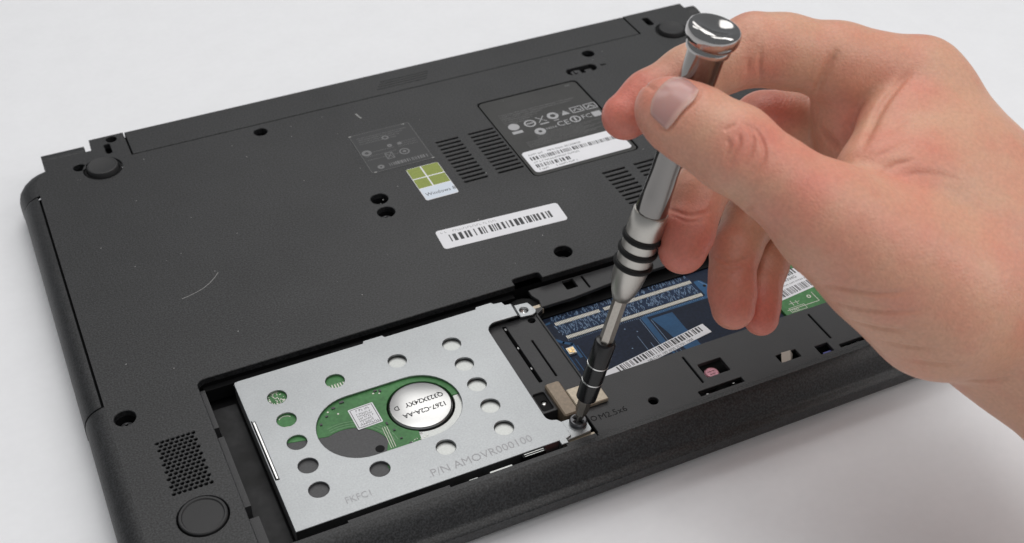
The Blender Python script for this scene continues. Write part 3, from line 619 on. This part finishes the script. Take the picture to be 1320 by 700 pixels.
# ------------------------------------------------------------------ the hand: one continuous skin over its bones
def seg_dist(P, a, b):
    """distance to a tapered capsule a->b (x, y, z, r)"""
    A = np.array(a[:3], np.float32); D = np.array(b[:3], np.float32) - A
    q = P - A; t = np.clip((q @ D) / max(float(D @ D), 1e-6), 0, 1)
    q = q - t[..., None] * D
    return np.sqrt((q * q).sum(-1)) - (a[3] + (b[3] - a[3]) * t)
def smin(a, b, k):
    h = np.maximum(k - np.abs(a - b), 0) / k
    return np.minimum(a, b) - h * h * k * .25
class Grid:
    def __init__(s, lo, hi, h):
        s.h = h; s.lo = np.array(lo, np.float32); s.n = np.ceil((np.array(hi) - lo) / h).astype(int) + 1
    def new(s): return np.full(s.n, 60.0, np.float32)
    def sub(s, pts, m):
        p = np.array([q[:3] for q in pts]); r = max(q[3] for q in pts) + m
        i0 = np.clip(np.floor((p.min(0) - r - s.lo) / s.h).astype(int), 0, s.n - 1); i1 = np.clip(np.ceil((p.max(0) + r - s.lo) / s.h).astype(int) + 1, 1, s.n)
        sl = tuple(slice(a, b) for a, b in zip(i0, i1))
        ax = [s.lo[d] + s.h * np.arange(i0[d], i1[d], dtype=np.float32) for d in range(3)]
        return sl, np.stack(np.meshgrid(*ax, indexing='ij'), -1)
    def put(s, F, a, b, k):
        sl, P = s.sub((a, b), k + 4); d = seg_dist(P, a, b)
        F[sl] = smin(F[sl], d, k)
def surface_nets(F, lo, h):
    ins = F < 0; n = np.array(F.shape)
    c = np.zeros(n - 1, np.int8)
    corners = [(i, j, k) for i in (0, 1) for j in (0, 1) for k in (0, 1)]
    sl = lambda o: tuple(slice(o[d], n[d] - 1 + o[d]) for d in range(3))
    for o in corners: c += ins[sl(o)]
    act = (c > 0) & (c < 8); idx = np.argwhere(act); vid = np.full(act.shape, -1, np.int64); vid[act] = np.arange(len(idx))
    fc = {o: F[idx[:, 0] + o[0], idx[:, 1] + o[1], idx[:, 2] + o[2]] for o in corners}
    acc = np.zeros((len(idx), 3)); cnt = np.zeros(len(idx))
    for a in corners:
        for d in range(3):
            if a[d]: continue
            b = list(a); b[d] = 1; b = tuple(b); fa, fb = fc[a], fc[b]; x = (fa < 0) != (fb < 0)
            t = np.where(x, fa / np.where(x, fa - fb, 1), 0); p = np.tile(np.array(a, float), (len(idx), 1)); p[:, d] = t
            acc[x] += p[x]; cnt[x] += 1
    V = (idx + acc / cnt[:, None]) * h + lo
    Q = []
    for d in range(3):
        e, g = (d + 1) % 3, (d + 2) % 3
        a = ins[tuple(slice(0, -1) if q == d else slice(1, -1) for q in range(3))]; b = ins[tuple(slice(1, None) if q == d else slice(1, -1) for q in range(3))]
        for flip, mk_ in ((False, a & ~b), (True, ~a & b)):
            p = np.argwhere(mk_)
            if not len(p): continue
            p[:, e] += 1; p[:, g] += 1
            o = np.zeros(3, int)
            def cell(de, dg):
                q = p.copy(); q[:, e] += de; q[:, g] += dg; return vid[q[:, 0], q[:, 1], q[:, 2]]
            qd = np.stack([cell(-1, -1), cell(0, -1), cell(0, 0), cell(-1, 0)], 1)
            Q.append(qd[:, ::-1] if flip else qd)
    return V, np.concatenate(Q)
def build_hand(H, h):
    allp = [p for c in H['chains'].values() for p in c] + [p for ab in H['palm'] for p in ab[:2]]
    A = np.array(allp); lo = (A[:, :3] - A[:, 3:]).min(0) - 4; hi = (A[:, :3] + A[:, 3:]).max(0) + 4
    G = Grid(lo, hi, h)
    palm = G.new()
    for a, b, k in H['palm']: G.put(palm, a, b, k)
    for name, c in H['chains'].items():
        for i in range(H['split'][name], len(c) - 1): G.put(palm, c[i], c[i + 1], 7 if name == 'thumb' else 4.0)
    for name, c in H['chains'].items():
        q = np.array(c); r = q[:, 3:]
        sl, P = G.sub([list(p) for p in q], 4)
        F = np.full(P.shape[:3], 60., np.float32)
        for a, b in zip(c, c[1:]): F = smin(F, seg_dist(P, a, b), 2.5)
        palm[sl] = smin(palm[sl], F, .9)
    for pts, dep, wid in H['creases']:
        q = [list(p) + [0] for p in pts]; m_ = len(q) - 1
        sl, P = G.sub(q, wid * 2.6); acc = np.zeros(P.shape[:3], np.float32)
        for i in range(m_):
            A = np.array(q[i][:3], np.float32); D = np.array(q[i + 1][:3], np.float32) - A
            w = P - A; t = np.clip((w @ D) / max(float(D @ D), 1e-6), 0, 1); w = w - t[..., None] * D
            e = np.sin(np.pi * np.clip((i + t) / m_, .03, .97)) ** 1.1
            acc = np.maximum(acc, e * np.exp(-(w * w).sum(-1) / wid ** 2))
        palm[sl] += dep * acc
    V, Q = surface_nets(palm, lo, h)
    return V, Q

HAND = {'chains': {'index': [[162.52, -50.77, 115.42, 6.9], [171.3, -49.45, 118.16, 8.3], [184.74, -48.34, 121.48, 9.2], [195.81, -47.99, 124.33, 9.7], [205.96, -49.46, 126.33, 10.6],
                      [214.33, -52.71, 125.51, 10.4], [229.3, -60.04, 122.08, 11.2], [250.79, -71.14, 116.36, 12.5]],
            'middle': [[176.71, -66.94, 72.65, 7.5], [180.32, -63.17, 75.41, 8.1], [184.78, -58.53, 77.98, 7.9], [187.95, -54.64, 80.65, 8.7], [202.04, -48.06, 87.07, 9.2],
                       [217.73, -44.73, 93.91, 10.2], [241.1, -51.93, 93.31, 10.5], [265.13, -62.21, 94.39, 12.5]],
            'pinky': [[201.74, -78.75, 44.67, 5.7], [204.07, -74.64, 47.15, 6.0], [206.86, -70.72, 49.67, 5.8], [211.71, -65.13, 51.92, 6.6], [223.33, -54.69, 53.47, 7.4], [235.99, -47.09, 55.6, 8.3],
                      [258.03, -51.79, 58.56, 8.7], [276.33, -56.52, 62.72, 10.7]],
            'ring': [[190.69, -77.9, 52.43, 6.9], [192.86, -73.43, 55.22, 7.3], [195.47, -68.6, 58.62, 7.0], [199.68, -63.08, 62.0, 7.9], [210.52, -54.59, 65.72, 8.6], [226.52, -46.26, 70.32, 9.8],
                     [248.7, -51.66, 72.62, 10], [272.36, -58.98, 76.69, 12]],
            'thumb': [[165.31, -67.27, 127.04, 8.6], [166.56, -71.08, 126.68, 10.0], [169.82, -76.56, 125.55, 10.9], [175.73, -86.26, 122.77, 11.9], [184.14, -97.63, 116.36, 11.4],
                      [195.08, -109.59, 107.5, 14.5], [208.09, -119.4, 97.32, 18.5], [222.47, -128.67, 85.32, 21.5]]},
 'creases': [[[[223.22, -65.75, 130.58], [222.46, -66.08, 129.86], [221.46, -66.45, 128.75], [220.52, -66.71, 127.45], [219.68, -66.81, 126.01], [218.96, -66.74, 124.31], [218.51, -66.49, 122.5],
               [218.44, -66.02, 120.39], [218.84, -65.15, 117.94], [219.66, -63.99, 115.74]],
              1.7, 1.3],
             [[[223.73, -63.93, 102.95], [223.66, -65.4, 102.88], [223.8, -67.24, 102.54], [224.11, -68.97, 102.03], [224.58, -70.68, 101.33], [225.18, -72.32, 100.49], [225.65, -73.43, 99.86]], 1.4,
              1.2],
             [[[242.35, -77.83, 125.96], [241.34, -78.02, 125.36], [239.83, -78.36, 124.48], [238.1, -78.89, 123.58], [236.42, -79.6, 122.92], [234.67, -80.42, 122.5], [232.97, -81.19, 122.13],
               [231.32, -81.98, 121.66], [229.66, -82.87, 121.18], [228.06, -83.77, 120.61], [226.45, -84.76, 119.99], [224.75, -85.93, 119.39], [222.79, -87.45, 118.92], [220.45, -89.45, 118.78],
               [218.05, -91.55, 118.78], [215.76, -93.57, 118.81], [213.61, -95.45, 118.61], [212.04, -96.8, 118.22], [211.16, -97.54, 117.77]],
              1.7, 1.5],
             [[[210.29, -101.94, 117.33], [211.3, -101.85, 117.83], [212.59, -101.89, 118.59], [213.9, -102.04, 119.26], [215.17, -102.26, 119.77], [216.56, -102.5, 120.21], [218.21, -102.66, 120.61],
               [220.45, -102.69, 121.04], [223.13, -102.48, 121.31], [225.01, -102.35, 121.51]],
              0.6, 1.1],
             [[[204.76, -110.6, 120.02], [209.96, -107.26, 117.52], [213.35, -106.42, 117.9], [215.23, -106.66, 118.72], [216.62, -107.13, 119.16], [217.79, -107.61, 119.44],
               [218.79, -107.94, 119.65], [219.59, -108.21, 119.78], [220.12, -108.38, 119.85]],
              0.55, 0.8],
             [[[210.56, -111.18, 117.36], [212.28, -110.73, 116.96], [214.33, -110.48, 116.89], [216.19, -110.65, 117.17], [217.87, -111.06, 117.46], [219.37, -111.63, 117.62],
               [220.91, -112.36, 117.67], [222.48, -113.14, 117.59], [223.98, -113.92, 117.39], [225.31, -114.67, 117.12], [226.54, -115.49, 116.71], [227.69, -116.32, 116.21],
               [228.63, -117.05, 115.74], [229.32, -117.54, 115.39]],
              0.45, 1.2],
             [[[218.44, -97.11, 120.41], [220.45, -96.22, 120.57], [223.27, -95.03, 120.89], [225.85, -94.1, 121.16], [227.83, -93.78, 121.4], [229.54, -93.74, 121.59], [230.74, -93.72, 121.7]], 0.4,
              1.4],
             [[[202.38, -57.32, 132.84], [201.96, -57.86, 131.87], [201.48, -58.49, 130.36], [201.18, -58.99, 128.59], [201.22, -59.29, 126.78], [201.66, -59.36, 124.57], [202.57, -58.92, 122.08],
               [203.72, -58.0, 119.86]],
              0.6, 0.7],
             [[[198.61, -57.22, 130.22], [198.15, -57.74, 128.7], [197.71, -58.19, 126.41], [197.61, -58.25, 124.54]], 0.5, 0.7],
             [[[185.96, -117.9, 95.84], [186.01, -118.88, 96.41], [186.21, -120.05, 97.01], [186.57, -121.32, 97.58], [187.06, -122.63, 98.1], [187.66, -123.91, 98.55], [188.32, -125.12, 98.94],
               [189.04, -126.32, 99.28], [189.84, -127.55, 99.56], [190.73, -128.78, 99.8], [191.66, -130.01, 100.06], [192.65, -131.18, 100.34], [193.69, -132.27, 100.67], [194.88, -133.35, 101.1],
               [196.25, -134.44, 101.62], [197.72, -135.43, 102.09], [199.18, -136.28, 102.49], [200.49, -136.86, 102.73], [201.51, -137.29, 102.81]],
              0.79, 0.78],
             [[[189.76, -118.69, 89.45], [189.33, -120.23, 90.52], [189.24, -121.77, 91.33], [189.4, -123.32, 91.97], [189.73, -124.86, 92.52], [190.21, -126.36, 93.0], [190.77, -127.77, 93.46],
               [191.41, -129.1, 93.93], [192.18, -130.45, 94.39], [193.08, -131.77, 94.8], [194.08, -133.03, 95.17], [195.13, -134.23, 95.51], [196.26, -135.21, 95.77], [197.4, -136.16, 96.0],
               [198.6, -137.08, 96.33], [199.87, -137.98, 96.69], [201.14, -138.79, 97.04], [202.31, -139.51, 97.37], [203.34, -140.09, 97.6], [204.1, -140.5, 97.75]],
              0.72, 0.78],
             [[[193.5, -122.72, 84.58], [192.95, -124.56, 85.93], [192.97, -126.27, 86.8], [193.33, -127.96, 87.42], [193.97, -129.54, 87.82], [194.76, -131.05, 88.12], [195.59, -132.45, 88.42],
               [196.42, -133.73, 88.76], [197.37, -135.09, 89.2], [198.45, -136.46, 89.65], [199.59, -137.74, 90.06], [200.67, -138.87, 90.41], [201.62, -139.79, 90.66], [202.33, -140.44, 90.8]],
              0.72, 0.84],
             [[[197.93, -131.79, 82.74], [198.22, -132.8, 83.14], [198.75, -134.07, 83.53], [199.45, -135.5, 83.91], [200.29, -136.96, 84.24], [201.19, -138.36, 84.56], [202.06, -139.62, 84.9],
               [202.98, -140.84, 85.31], [204.02, -142.12, 85.78], [205.13, -143.33, 86.23], [206.2, -144.41, 86.64], [207.15, -145.27, 86.92], [207.86, -145.87, 87.08]],
              0.58, 0.84],
             [[[203.03, -138.66, 79.45], [203.45, -139.61, 79.83], [204.14, -140.83, 80.22], [205.03, -142.2, 80.59], [206.07, -143.56, 80.91], [207.17, -144.81, 81.16], [208.19, -145.87, 81.41],
               [209.26, -146.75, 81.65], [210.46, -147.61, 81.89], [211.71, -148.37, 82.08], [212.91, -149.01, 82.21], [213.99, -149.49, 82.26], [214.84, -149.8, 82.22]],
              0.72, 0.96],
             [[[217.3, -147.04, 73.09], [218.72, -147.08, 72.42], [221.08, -146.9, 71.08], [223.85, -146.71, 69.56], [225.92, -147.16, 68.97], [227.3, -147.94, 69.1], [228.4, -148.86, 69.68],
               [229.51, -149.86, 70.48], [230.57, -150.8, 71.3], [231.49, -151.6, 72.02], [232.15, -152.15, 72.49]],
              0.86, 1.08],
             [[[175.85, -91.38, 133.88], [176.2, -92.37, 133.36], [176.78, -93.67, 132.52], [177.21, -94.92, 131.59], [177.32, -96.05, 130.68], [177.26, -97.14, 129.73], [177.01, -98.13, 128.81],
               [176.62, -98.92, 127.93], [176.06, -99.56, 127.05], [175.32, -100.0, 126.11], [174.22, -100.17, 124.93], [173.02, -100.01, 123.58], [172.25, -99.77, 122.52]],
              1.51, 0.5],
             [[[174.14, -90.35, 134.19], [174.58, -91.15, 133.93], [175.17, -92.2, 133.46], [175.39, -93.2, 132.84], [175.3, -94.24, 132.09], [174.95, -95.21, 131.23], [174.35, -96.03, 130.31],
               [173.52, -96.72, 129.23], [172.4, -97.28, 127.79], [170.99, -97.58, 125.73], [170.09, -97.55, 123.98]],
              1.23, 0.5],
             [[[172.09, -92.41, 132.7], [171.92, -93.23, 132.07], [171.66, -94.2, 131.12], [171.06, -94.82, 130.17], [170.22, -95.18, 129.1], [169.38, -95.43, 127.84], [168.51, -95.56, 126.16],
               [167.94, -95.52, 124.8]],
              1.51, 0.5],
             [[[168.81, -91.65, 131.26], [169.14, -92.68, 130.85], [169.12, -93.67, 129.93], [168.45, -94.31, 128.43], [167.58, -94.46, 126.77], [166.8, -94.24, 125.29]], 0.92, 0.5],
             [[[175.55, -95.39, 131.16], [174.77, -96.18, 130.26], [173.78, -97.08, 128.91], [172.8, -97.58, 127.64], [171.69, -97.74, 126.32], [170.95, -97.73, 125.31]], 0.7, 0.5],
             [[[168.63, -89.86, 132.12], [169.85, -90.08, 132.81], [171.53, -90.29, 133.52], [173.21, -90.38, 134.0]], 0.7, 0.5],
             [[[186.11, -49.44, 131.21], [185.6, -51.17, 130.73], [185.2, -53.18, 129.74], [185.15, -54.83, 128.43], [185.46, -55.92, 127.17], [186.1, -56.73, 125.82], [186.91, -57.22, 124.47],
               [187.59, -57.41, 123.41]],
              0.6, 0.8],
             [[[177.85, -54.29, 79.52], [176.83, -57.84, 81.66], [176.91, -60.62, 82.75], [177.61, -62.87, 83.32], [178.77, -64.42, 83.51], [180.24, -65.2, 83.55], [182.24, -65.42, 83.5],
               [184.52, -65.24, 83.32], [186.73, -64.76, 82.99], [188.4, -64.3, 82.65]],
              0.9, 0.7],
             [[[175.56, -59.49, 81.34], [175.57, -61.79, 82.17], [176.18, -64.19, 82.62], [177.33, -66.01, 82.69], [178.78, -67.01, 82.7], [180.82, -67.34, 82.65], [183.12, -67.07, 82.39],
               [184.88, -66.66, 82.03]],
              0.6, 0.6],
             [[[190.86, -63.79, 62.87], [190.8, -66.22, 63.85], [191.31, -68.85, 64.53], [192.43, -70.79, 64.78], [193.94, -71.71, 64.95], [196.09, -71.81, 65.15], [198.42, -71.4, 65.23],
               [200.15, -70.99, 65.15]],
              0.9, 0.7],
             [[[189.5, -66.83, 62.4], [189.73, -69.08, 63.11], [190.55, -71.57, 63.47], [191.85, -73.23, 63.6], [193.7, -73.79, 63.83], [195.97, -73.65, 63.95], [197.83, -73.2, 63.77]], 0.5, 0.6],
             [[[193.73, -61.59, 81.67], [203.61, -52.07, 70.7], [203.56, -55.13, 71.7], [204.31, -57.02, 72.23], [172.97, -99.89, 113.14], [173.2, -101.76, 115.23], [173.62, -102.72, 116.41]], 0.6,
              0.8],
             [[[161.15, -70.19, 134.99], [160.67, -67.27, 134.37], [161.28, -63.07, 132.88], [167.38, -50.95, 125.52]], 0.5, 0.7],
             [[[179.84, -54.97, 126.61], [180.63, -55.73, 126.02], [170.6, -72.61, 136.4], [170.19, -74.75, 136.62], [169.4, -76.62, 136.62], [167.77, -78.1, 136.29], [166.02, -79.0, 135.62],
               [164.45, -79.3, 134.82], [162.99, -79.36, 133.86], [161.73, -79.49, 132.65], [160.66, -79.47, 131.3], [159.75, -79.32, 129.73], [159.04, -78.74, 128.48], [158.46, -77.46, 128.4],
               [157.92, -76.05, 128.9], [157.52, -74.74, 129.53], [157.4, -73.63, 129.94]],
              0.8, 0.8]],
 'extra': {},
 'flush': [[[213.66, -48.68, 103.16], 14, 0.8], [[183.89, -96.54, 129.62], 12, 0.7], [[171.62, -95.63, 130.08], 9, 0.55], [[185.03, -108.82, 123.53], 9, 0.5], [[179.16, -110.12, 117.41], 12, 0.35],
           [[236.52, -81.3, 124.15], 12, 0.45], [[217.41, -98.16, 121.16], 12, 0.45], [[218.14, -109.61, 119.2], 14, 0.4], [[225.94, -71.76, 110.72], 12, 0.5], [[199.35, -126.83, 115.04], 18, 0.35],
           [[202.44, -60.17, 126.2], 10, 0.35], [[215.94, -136.41, 108.74], 25, 0.2], [[177.28, -107.88, 108.65], 12, 0.2]],
 'nail': [[[169.76, -76.01, 136.72], [168.71, -77.06, 136.86], [167.38, -78.23, 136.6], [166.15, -79.03, 136.13], [165.05, -79.35, 135.62], [163.98, -79.43, 135.03], [162.97, -79.5, 134.36],
           [162.07, -79.63, 133.57], [161.25, -79.73, 132.67], [160.51, -79.7, 131.74], [159.8, -79.47, 130.67], [159.21, -79.1, 129.56], [158.99, -78.7, 128.69]],
          [[169.73, -75.19, 136.89], [168.6, -76.16, 137.23], [167.15, -77.23, 137.12], [165.81, -77.97, 136.72], [164.61, -78.32, 136.23], [163.45, -78.46, 135.62], [162.4, -78.56, 134.91],
           [161.45, -78.75, 134.09], [160.61, -78.89, 133.17], [159.87, -78.92, 132.19], [159.2, -78.77, 131.07], [158.7, -78.47, 129.89], [158.63, -78.1, 128.97]],
          [[169.7, -74.32, 136.89], [168.53, -75.2, 137.38], [166.99, -76.15, 137.39], [165.56, -76.82, 137.07], [164.29, -77.18, 136.6], [163.08, -77.36, 135.98], [161.98, -77.52, 135.25],
           [161.02, -77.73, 134.42], [160.16, -77.93, 133.49], [159.44, -78.01, 132.49], [158.8, -77.95, 131.36], [158.37, -77.75, 130.16], [158.4, -77.43, 129.21]],
          [[169.71, -73.42, 136.86], [168.48, -74.21, 137.42], [166.87, -75.01, 137.51], [165.38, -75.59, 137.25], [164.06, -75.95, 136.8], [162.79, -76.2, 136.19], [161.66, -76.41, 135.46],
           [160.69, -76.66, 134.63], [159.84, -76.89, 133.7], [159.12, -77.04, 132.72], [158.51, -77.08, 131.59], [158.12, -76.99, 130.4], [158.17, -76.74, 129.45]],
          [[169.74, -72.47, 136.79], [168.46, -73.17, 137.42], [166.79, -73.83, 137.59], [165.23, -74.33, 137.4], [163.84, -74.73, 136.99], [162.51, -75.06, 136.4], [161.35, -75.32, 135.68],
           [160.36, -75.61, 134.85], [159.49, -75.91, 133.94], [158.79, -76.1, 132.95], [158.21, -76.23, 131.84], [157.86, -76.25, 130.65], [157.92, -76.08, 129.7]],
          [[169.82, -71.43, 136.67], [168.47, -72.08, 137.4], [166.71, -72.66, 137.68], [165.06, -73.09, 137.57], [163.6, -73.5, 137.2], [162.21, -73.87, 136.61], [161.02, -74.18, 135.89],
           [160.01, -74.51, 135.07], [159.16, -74.84, 134.16], [158.46, -75.11, 133.18], [157.91, -75.35, 132.07], [157.6, -75.49, 130.89], [157.69, -75.41, 129.95]],
          [[170.12, -70.11, 136.33], [168.56, -70.84, 137.28], [166.72, -71.23, 137.64], [165.02, -71.53, 137.57], [163.47, -71.96, 137.25], [162.02, -72.39, 136.68], [160.79, -72.76, 135.96],
           [159.76, -73.14, 135.16], [158.88, -73.56, 134.28], [158.17, -73.92, 133.34], [157.62, -74.34, 132.27], [157.35, -74.69, 131.11], [157.48, -74.72, 130.17]],
          [[179.51, -55.31, 126.42], [168.93, -69.21, 136.86], [166.94, -69.56, 137.39], [165.14, -69.8, 137.41], [163.49, -70.29, 137.15], [161.97, -70.81, 136.61], [160.68, -71.26, 135.91],
           [159.62, -71.71, 135.13], [158.73, -72.18, 134.27], [158.02, -72.64, 133.35], [157.48, -73.18, 132.31], [157.2, -73.7, 131.21], [157.35, -73.96, 130.3]],
          [[179.17, -54.87, 126.75], [177.9, -54.77, 126.95], [167.48, -67.42, 136.8], [165.48, -67.79, 137.04], [163.69, -68.41, 136.9], [162.04, -69.06, 136.42], [160.67, -69.61, 135.76],
           [159.56, -70.13, 135.02], [158.65, -70.7, 134.18], [157.92, -71.26, 133.3], [157.37, -71.98, 132.31], [157.1, -72.68, 131.26], [157.25, -73.08, 130.38]]],
 'palm': [[[251.98, -71.36, 116.72, 12.5], [260.46, -104.32, 93.39, 15], 9], [[260.46, -104.32, 93.39, 15], [268.54, -121.96, 75.42, 19], 9],
          [[264.13, -66.39, 97.16, 12.5], [273.5, -101.3, 75.28, 15], 9], [[273.5, -101.3, 75.28, 15], [275.06, -120.77, 64.48, 19], 9], [[270.84, -63.73, 80.13, 12], [279.5, -100.68, 63.46, 15], 9],
          [[274.86, -59.79, 64.67, 11], [281.13, -100.81, 53.28, 15], 9], [[247.69, -86.72, 102.73, 17], [241.97, -117.47, 88.56, 23], 9],
          [[241.97, -117.47, 88.56, 23], [248.13, -126.55, 75.72, 25], 9], [[222.47, -128.67, 85.32, 21.5], [249.27, -129.48, 73.15, 24], 9],
          [[244.03, -74.21, 98.8, 14], [250.58, -92.55, 85.52, 18], 9], [[249.95, -120.83, 76.57, 27], [258.05, -136.76, 66.66, 26], 9],
          [[258.05, -136.76, 66.66, 26], [269.6, -170.59, 54.79, 27.5], 9], [[269.6, -170.59, 54.79, 27.5], [280.27, -208.6, 44.2, 29], 9],
          [[251.51, -77.57, 116.03, 12], [235.38, -84.26, 111.57, 10.5], 6], [[235.38, -84.26, 111.57, 10.5], [215.3, -96.71, 109.81, 8.5], 6],
          [[220.71, -101.7, 107.17, 13], [242.62, -94.08, 104.68, 17], 8], [[229.2, -105.74, 104.01, 16], [247.7, -102.09, 98.65, 20], 9],
          [[234.68, -61.14, 114.31, 12.5], [236.59, -69.14, 94.29, 13], 2.2]],
 'split': {'index': 4, 'middle': 5, 'pinky': 5, 'ring': 5, 'thumb': 4},
 'view': [0.3251, 0.6919, -0.6447],
 'wrist': [258.51, -128.01, 66.98]}
def skin_material():
    M = bpy.data.materials.new('skin'); M.use_nodes = True; nt = M.node_tree; N = nt.nodes; L = nt.links; b = N['Principled BSDF']
    at_ = N.new('ShaderNodeAttribute'); at_.attribute_name = 'flush'
    tc = N.new('ShaderNodeTexCoord')
    def noise(s, d=3):
        n_ = N.new('ShaderNodeTexNoise'); n_.inputs['Scale'].default_value = s; n_.inputs['Detail'].default_value = d; L.new(tc.outputs['Object'], n_.inputs['Vector']); return n_.outputs[0]
    mx = N.new('ShaderNodeMix'); mx.data_type = 'RGBA'; mx.inputs[6].default_value = (0.66, 0.365, 0.25, 1); mx.inputs[7].default_value = (0.68, 0.215, 0.16, 1)
    ad = N.new('ShaderNodeMath'); ad.operation = 'MULTIPLY_ADD'; L.new(noise(70, 4), ad.inputs[0]); ad.inputs[1].default_value = 1.3; ad.inputs[2].default_value = -.58
    a2 = N.new('ShaderNodeMath'); a2.operation = 'ADD'; a2.use_clamp = True; L.new(ad.outputs[0], a2.inputs[0]); L.new(at_.outputs['Fac'], a2.inputs[1]); L.new(a2.outputs[0], mx.inputs[0])
    m2 = N.new('ShaderNodeMix'); m2.data_type = 'RGBA'; m2.blend_type = 'MULTIPLY'; m2.inputs[0].default_value = .35; L.new(mx.outputs[2], m2.inputs[6])
    rp_ = N.new('ShaderNodeMapRange'); rp_.inputs[1].default_value = .3; rp_.inputs[2].default_value = .7; rp_.inputs[3].default_value = .75; rp_.inputs[4].default_value = 1.1; L.new(noise(900, 3), rp_.inputs[0])
    cb_ = N.new('ShaderNodeCombineColor'); [L.new(rp_.outputs[0], cb_.inputs[i]) for i in range(3)]; L.new(cb_.outputs[0], m2.inputs[7]); L.new(m2.outputs[2], b.inputs['Base Color'])
    b.inputs['Roughness'].default_value = .42; b.inputs['Specular IOR Level'].default_value = .4
    b.inputs['Subsurface Weight'].default_value = .25; b.inputs['Subsurface Radius'].default_value = (1, .35, .18); b.inputs['Subsurface Scale'].default_value = .0012
    vo = N.new('ShaderNodeTexVoronoi'); vo.feature = 'DISTANCE_TO_EDGE'; vo.inputs['Scale'].default_value = 850; L.new(tc.outputs['Object'], vo.inputs['Vector'])
    b1 = N.new('ShaderNodeBump'); b1.inputs['Strength'].default_value = .5; b1.inputs['Distance'].default_value = .0003; L.new(vo.outputs[0], b1.inputs['Height'])
    b2 = N.new('ShaderNodeBump'); b2.inputs['Strength'].default_value = .16; b2.inputs['Distance'].default_value = .0012; L.new(noise(230, 3), b2.inputs['Height']); L.new(b1.outputs[0], b2.inputs['Normal']); L.new(b2.outputs[0], b.inputs['Normal'])
    return M
HV, HQ = build_hand(HAND, 0.45)
PN = root('person', tuple(HAND['wrist']), 'bare right hand and wrist holding the chrome screwdriver between thumb and forefinger', 'person')
hand = mk('hand', HV, HQ, skin_material(), PN, smooth=180)
fl = np.zeros(len(HV), np.float32)
for name, c in HAND['chains'].items():
    d = np.linalg.norm(HV - np.array(c[0][:3]), axis=1); fl = np.maximum(fl, np.clip(1.2 - d / 21, 0, 1) * {'thumb': .6, 'ring': .9, 'pinky': .85}.get(name, 1.0))
for p, rad, s in HAND.get('flush', []):
    fl = np.maximum(fl, s * np.exp(-(np.linalg.norm(HV - np.array(p), axis=1) / rad) ** 2))
at_ = hand.data.attributes.new('flush', 'FLOAT', 'POINT'); at_.data.foreach_set('value', fl.astype(np.float32))

NG = np.array(HAND['nail']); nr, nc = NG.shape[:2]
nv = NG.reshape(-1, 3).tolist(); nf = [(i * nc + k, (i + 1) * nc + k, (i + 1) * nc + k + 1, i * nc + k + 1) for i in range(nr - 1) for k in range(nc - 1)]
NAILM = mat('nail', (0.56, 0.32, 0.285), 0.25, spec=.5, speckle=.05, sscale=400, bump=.08, bscale=500); NAILM.node_tree.nodes['Principled BSDF'].inputs['Subsurface Weight'].default_value = .2; NAILM.node_tree.nodes['Principled BSDF'].inputs['Subsurface Scale'].default_value = .001
nail = mk('thumbnail', nv, nf, NAILM, hand, smooth=180)
so = nail.modifiers.new('thickness', 'SOLIDIFY'); so.thickness = .0005; so.offset = 0
su = nail.modifiers.new('round', 'SUBSURF'); su.levels = 1; su.render_levels = 2

al = nail.data.attributes.new('along', 'FLOAT', 'POINT'); al.data.foreach_set('value', np.repeat(np.linspace(0, 1, nr), nc).astype(np.float32))
nt = NAILM.node_tree; ta = nt.nodes.new('ShaderNodeAttribute'); ta.attribute_name = 'along'; rc = nt.nodes.new('ShaderNodeValToRGB')
for i, (p_, c_) in enumerate(((0, (.64, .42, .35)), (.10, (.62, .38, .33)), (.2, (.50, .275, .25)), (.86, (.51, .29, .26)), (.97, (.60, .38, .32)))):
    e_ = rc.color_ramp.elements[i] if i < 2 else rc.color_ramp.elements.new(p_)
    e_.position = p_; e_.color = (*c_, 1)
nt.links.new(ta.outputs['Fac'], rc.inputs[0]); nt.links.new(rc.outputs[0], nt.nodes['Principled BSDF'].inputs['Base Color'])
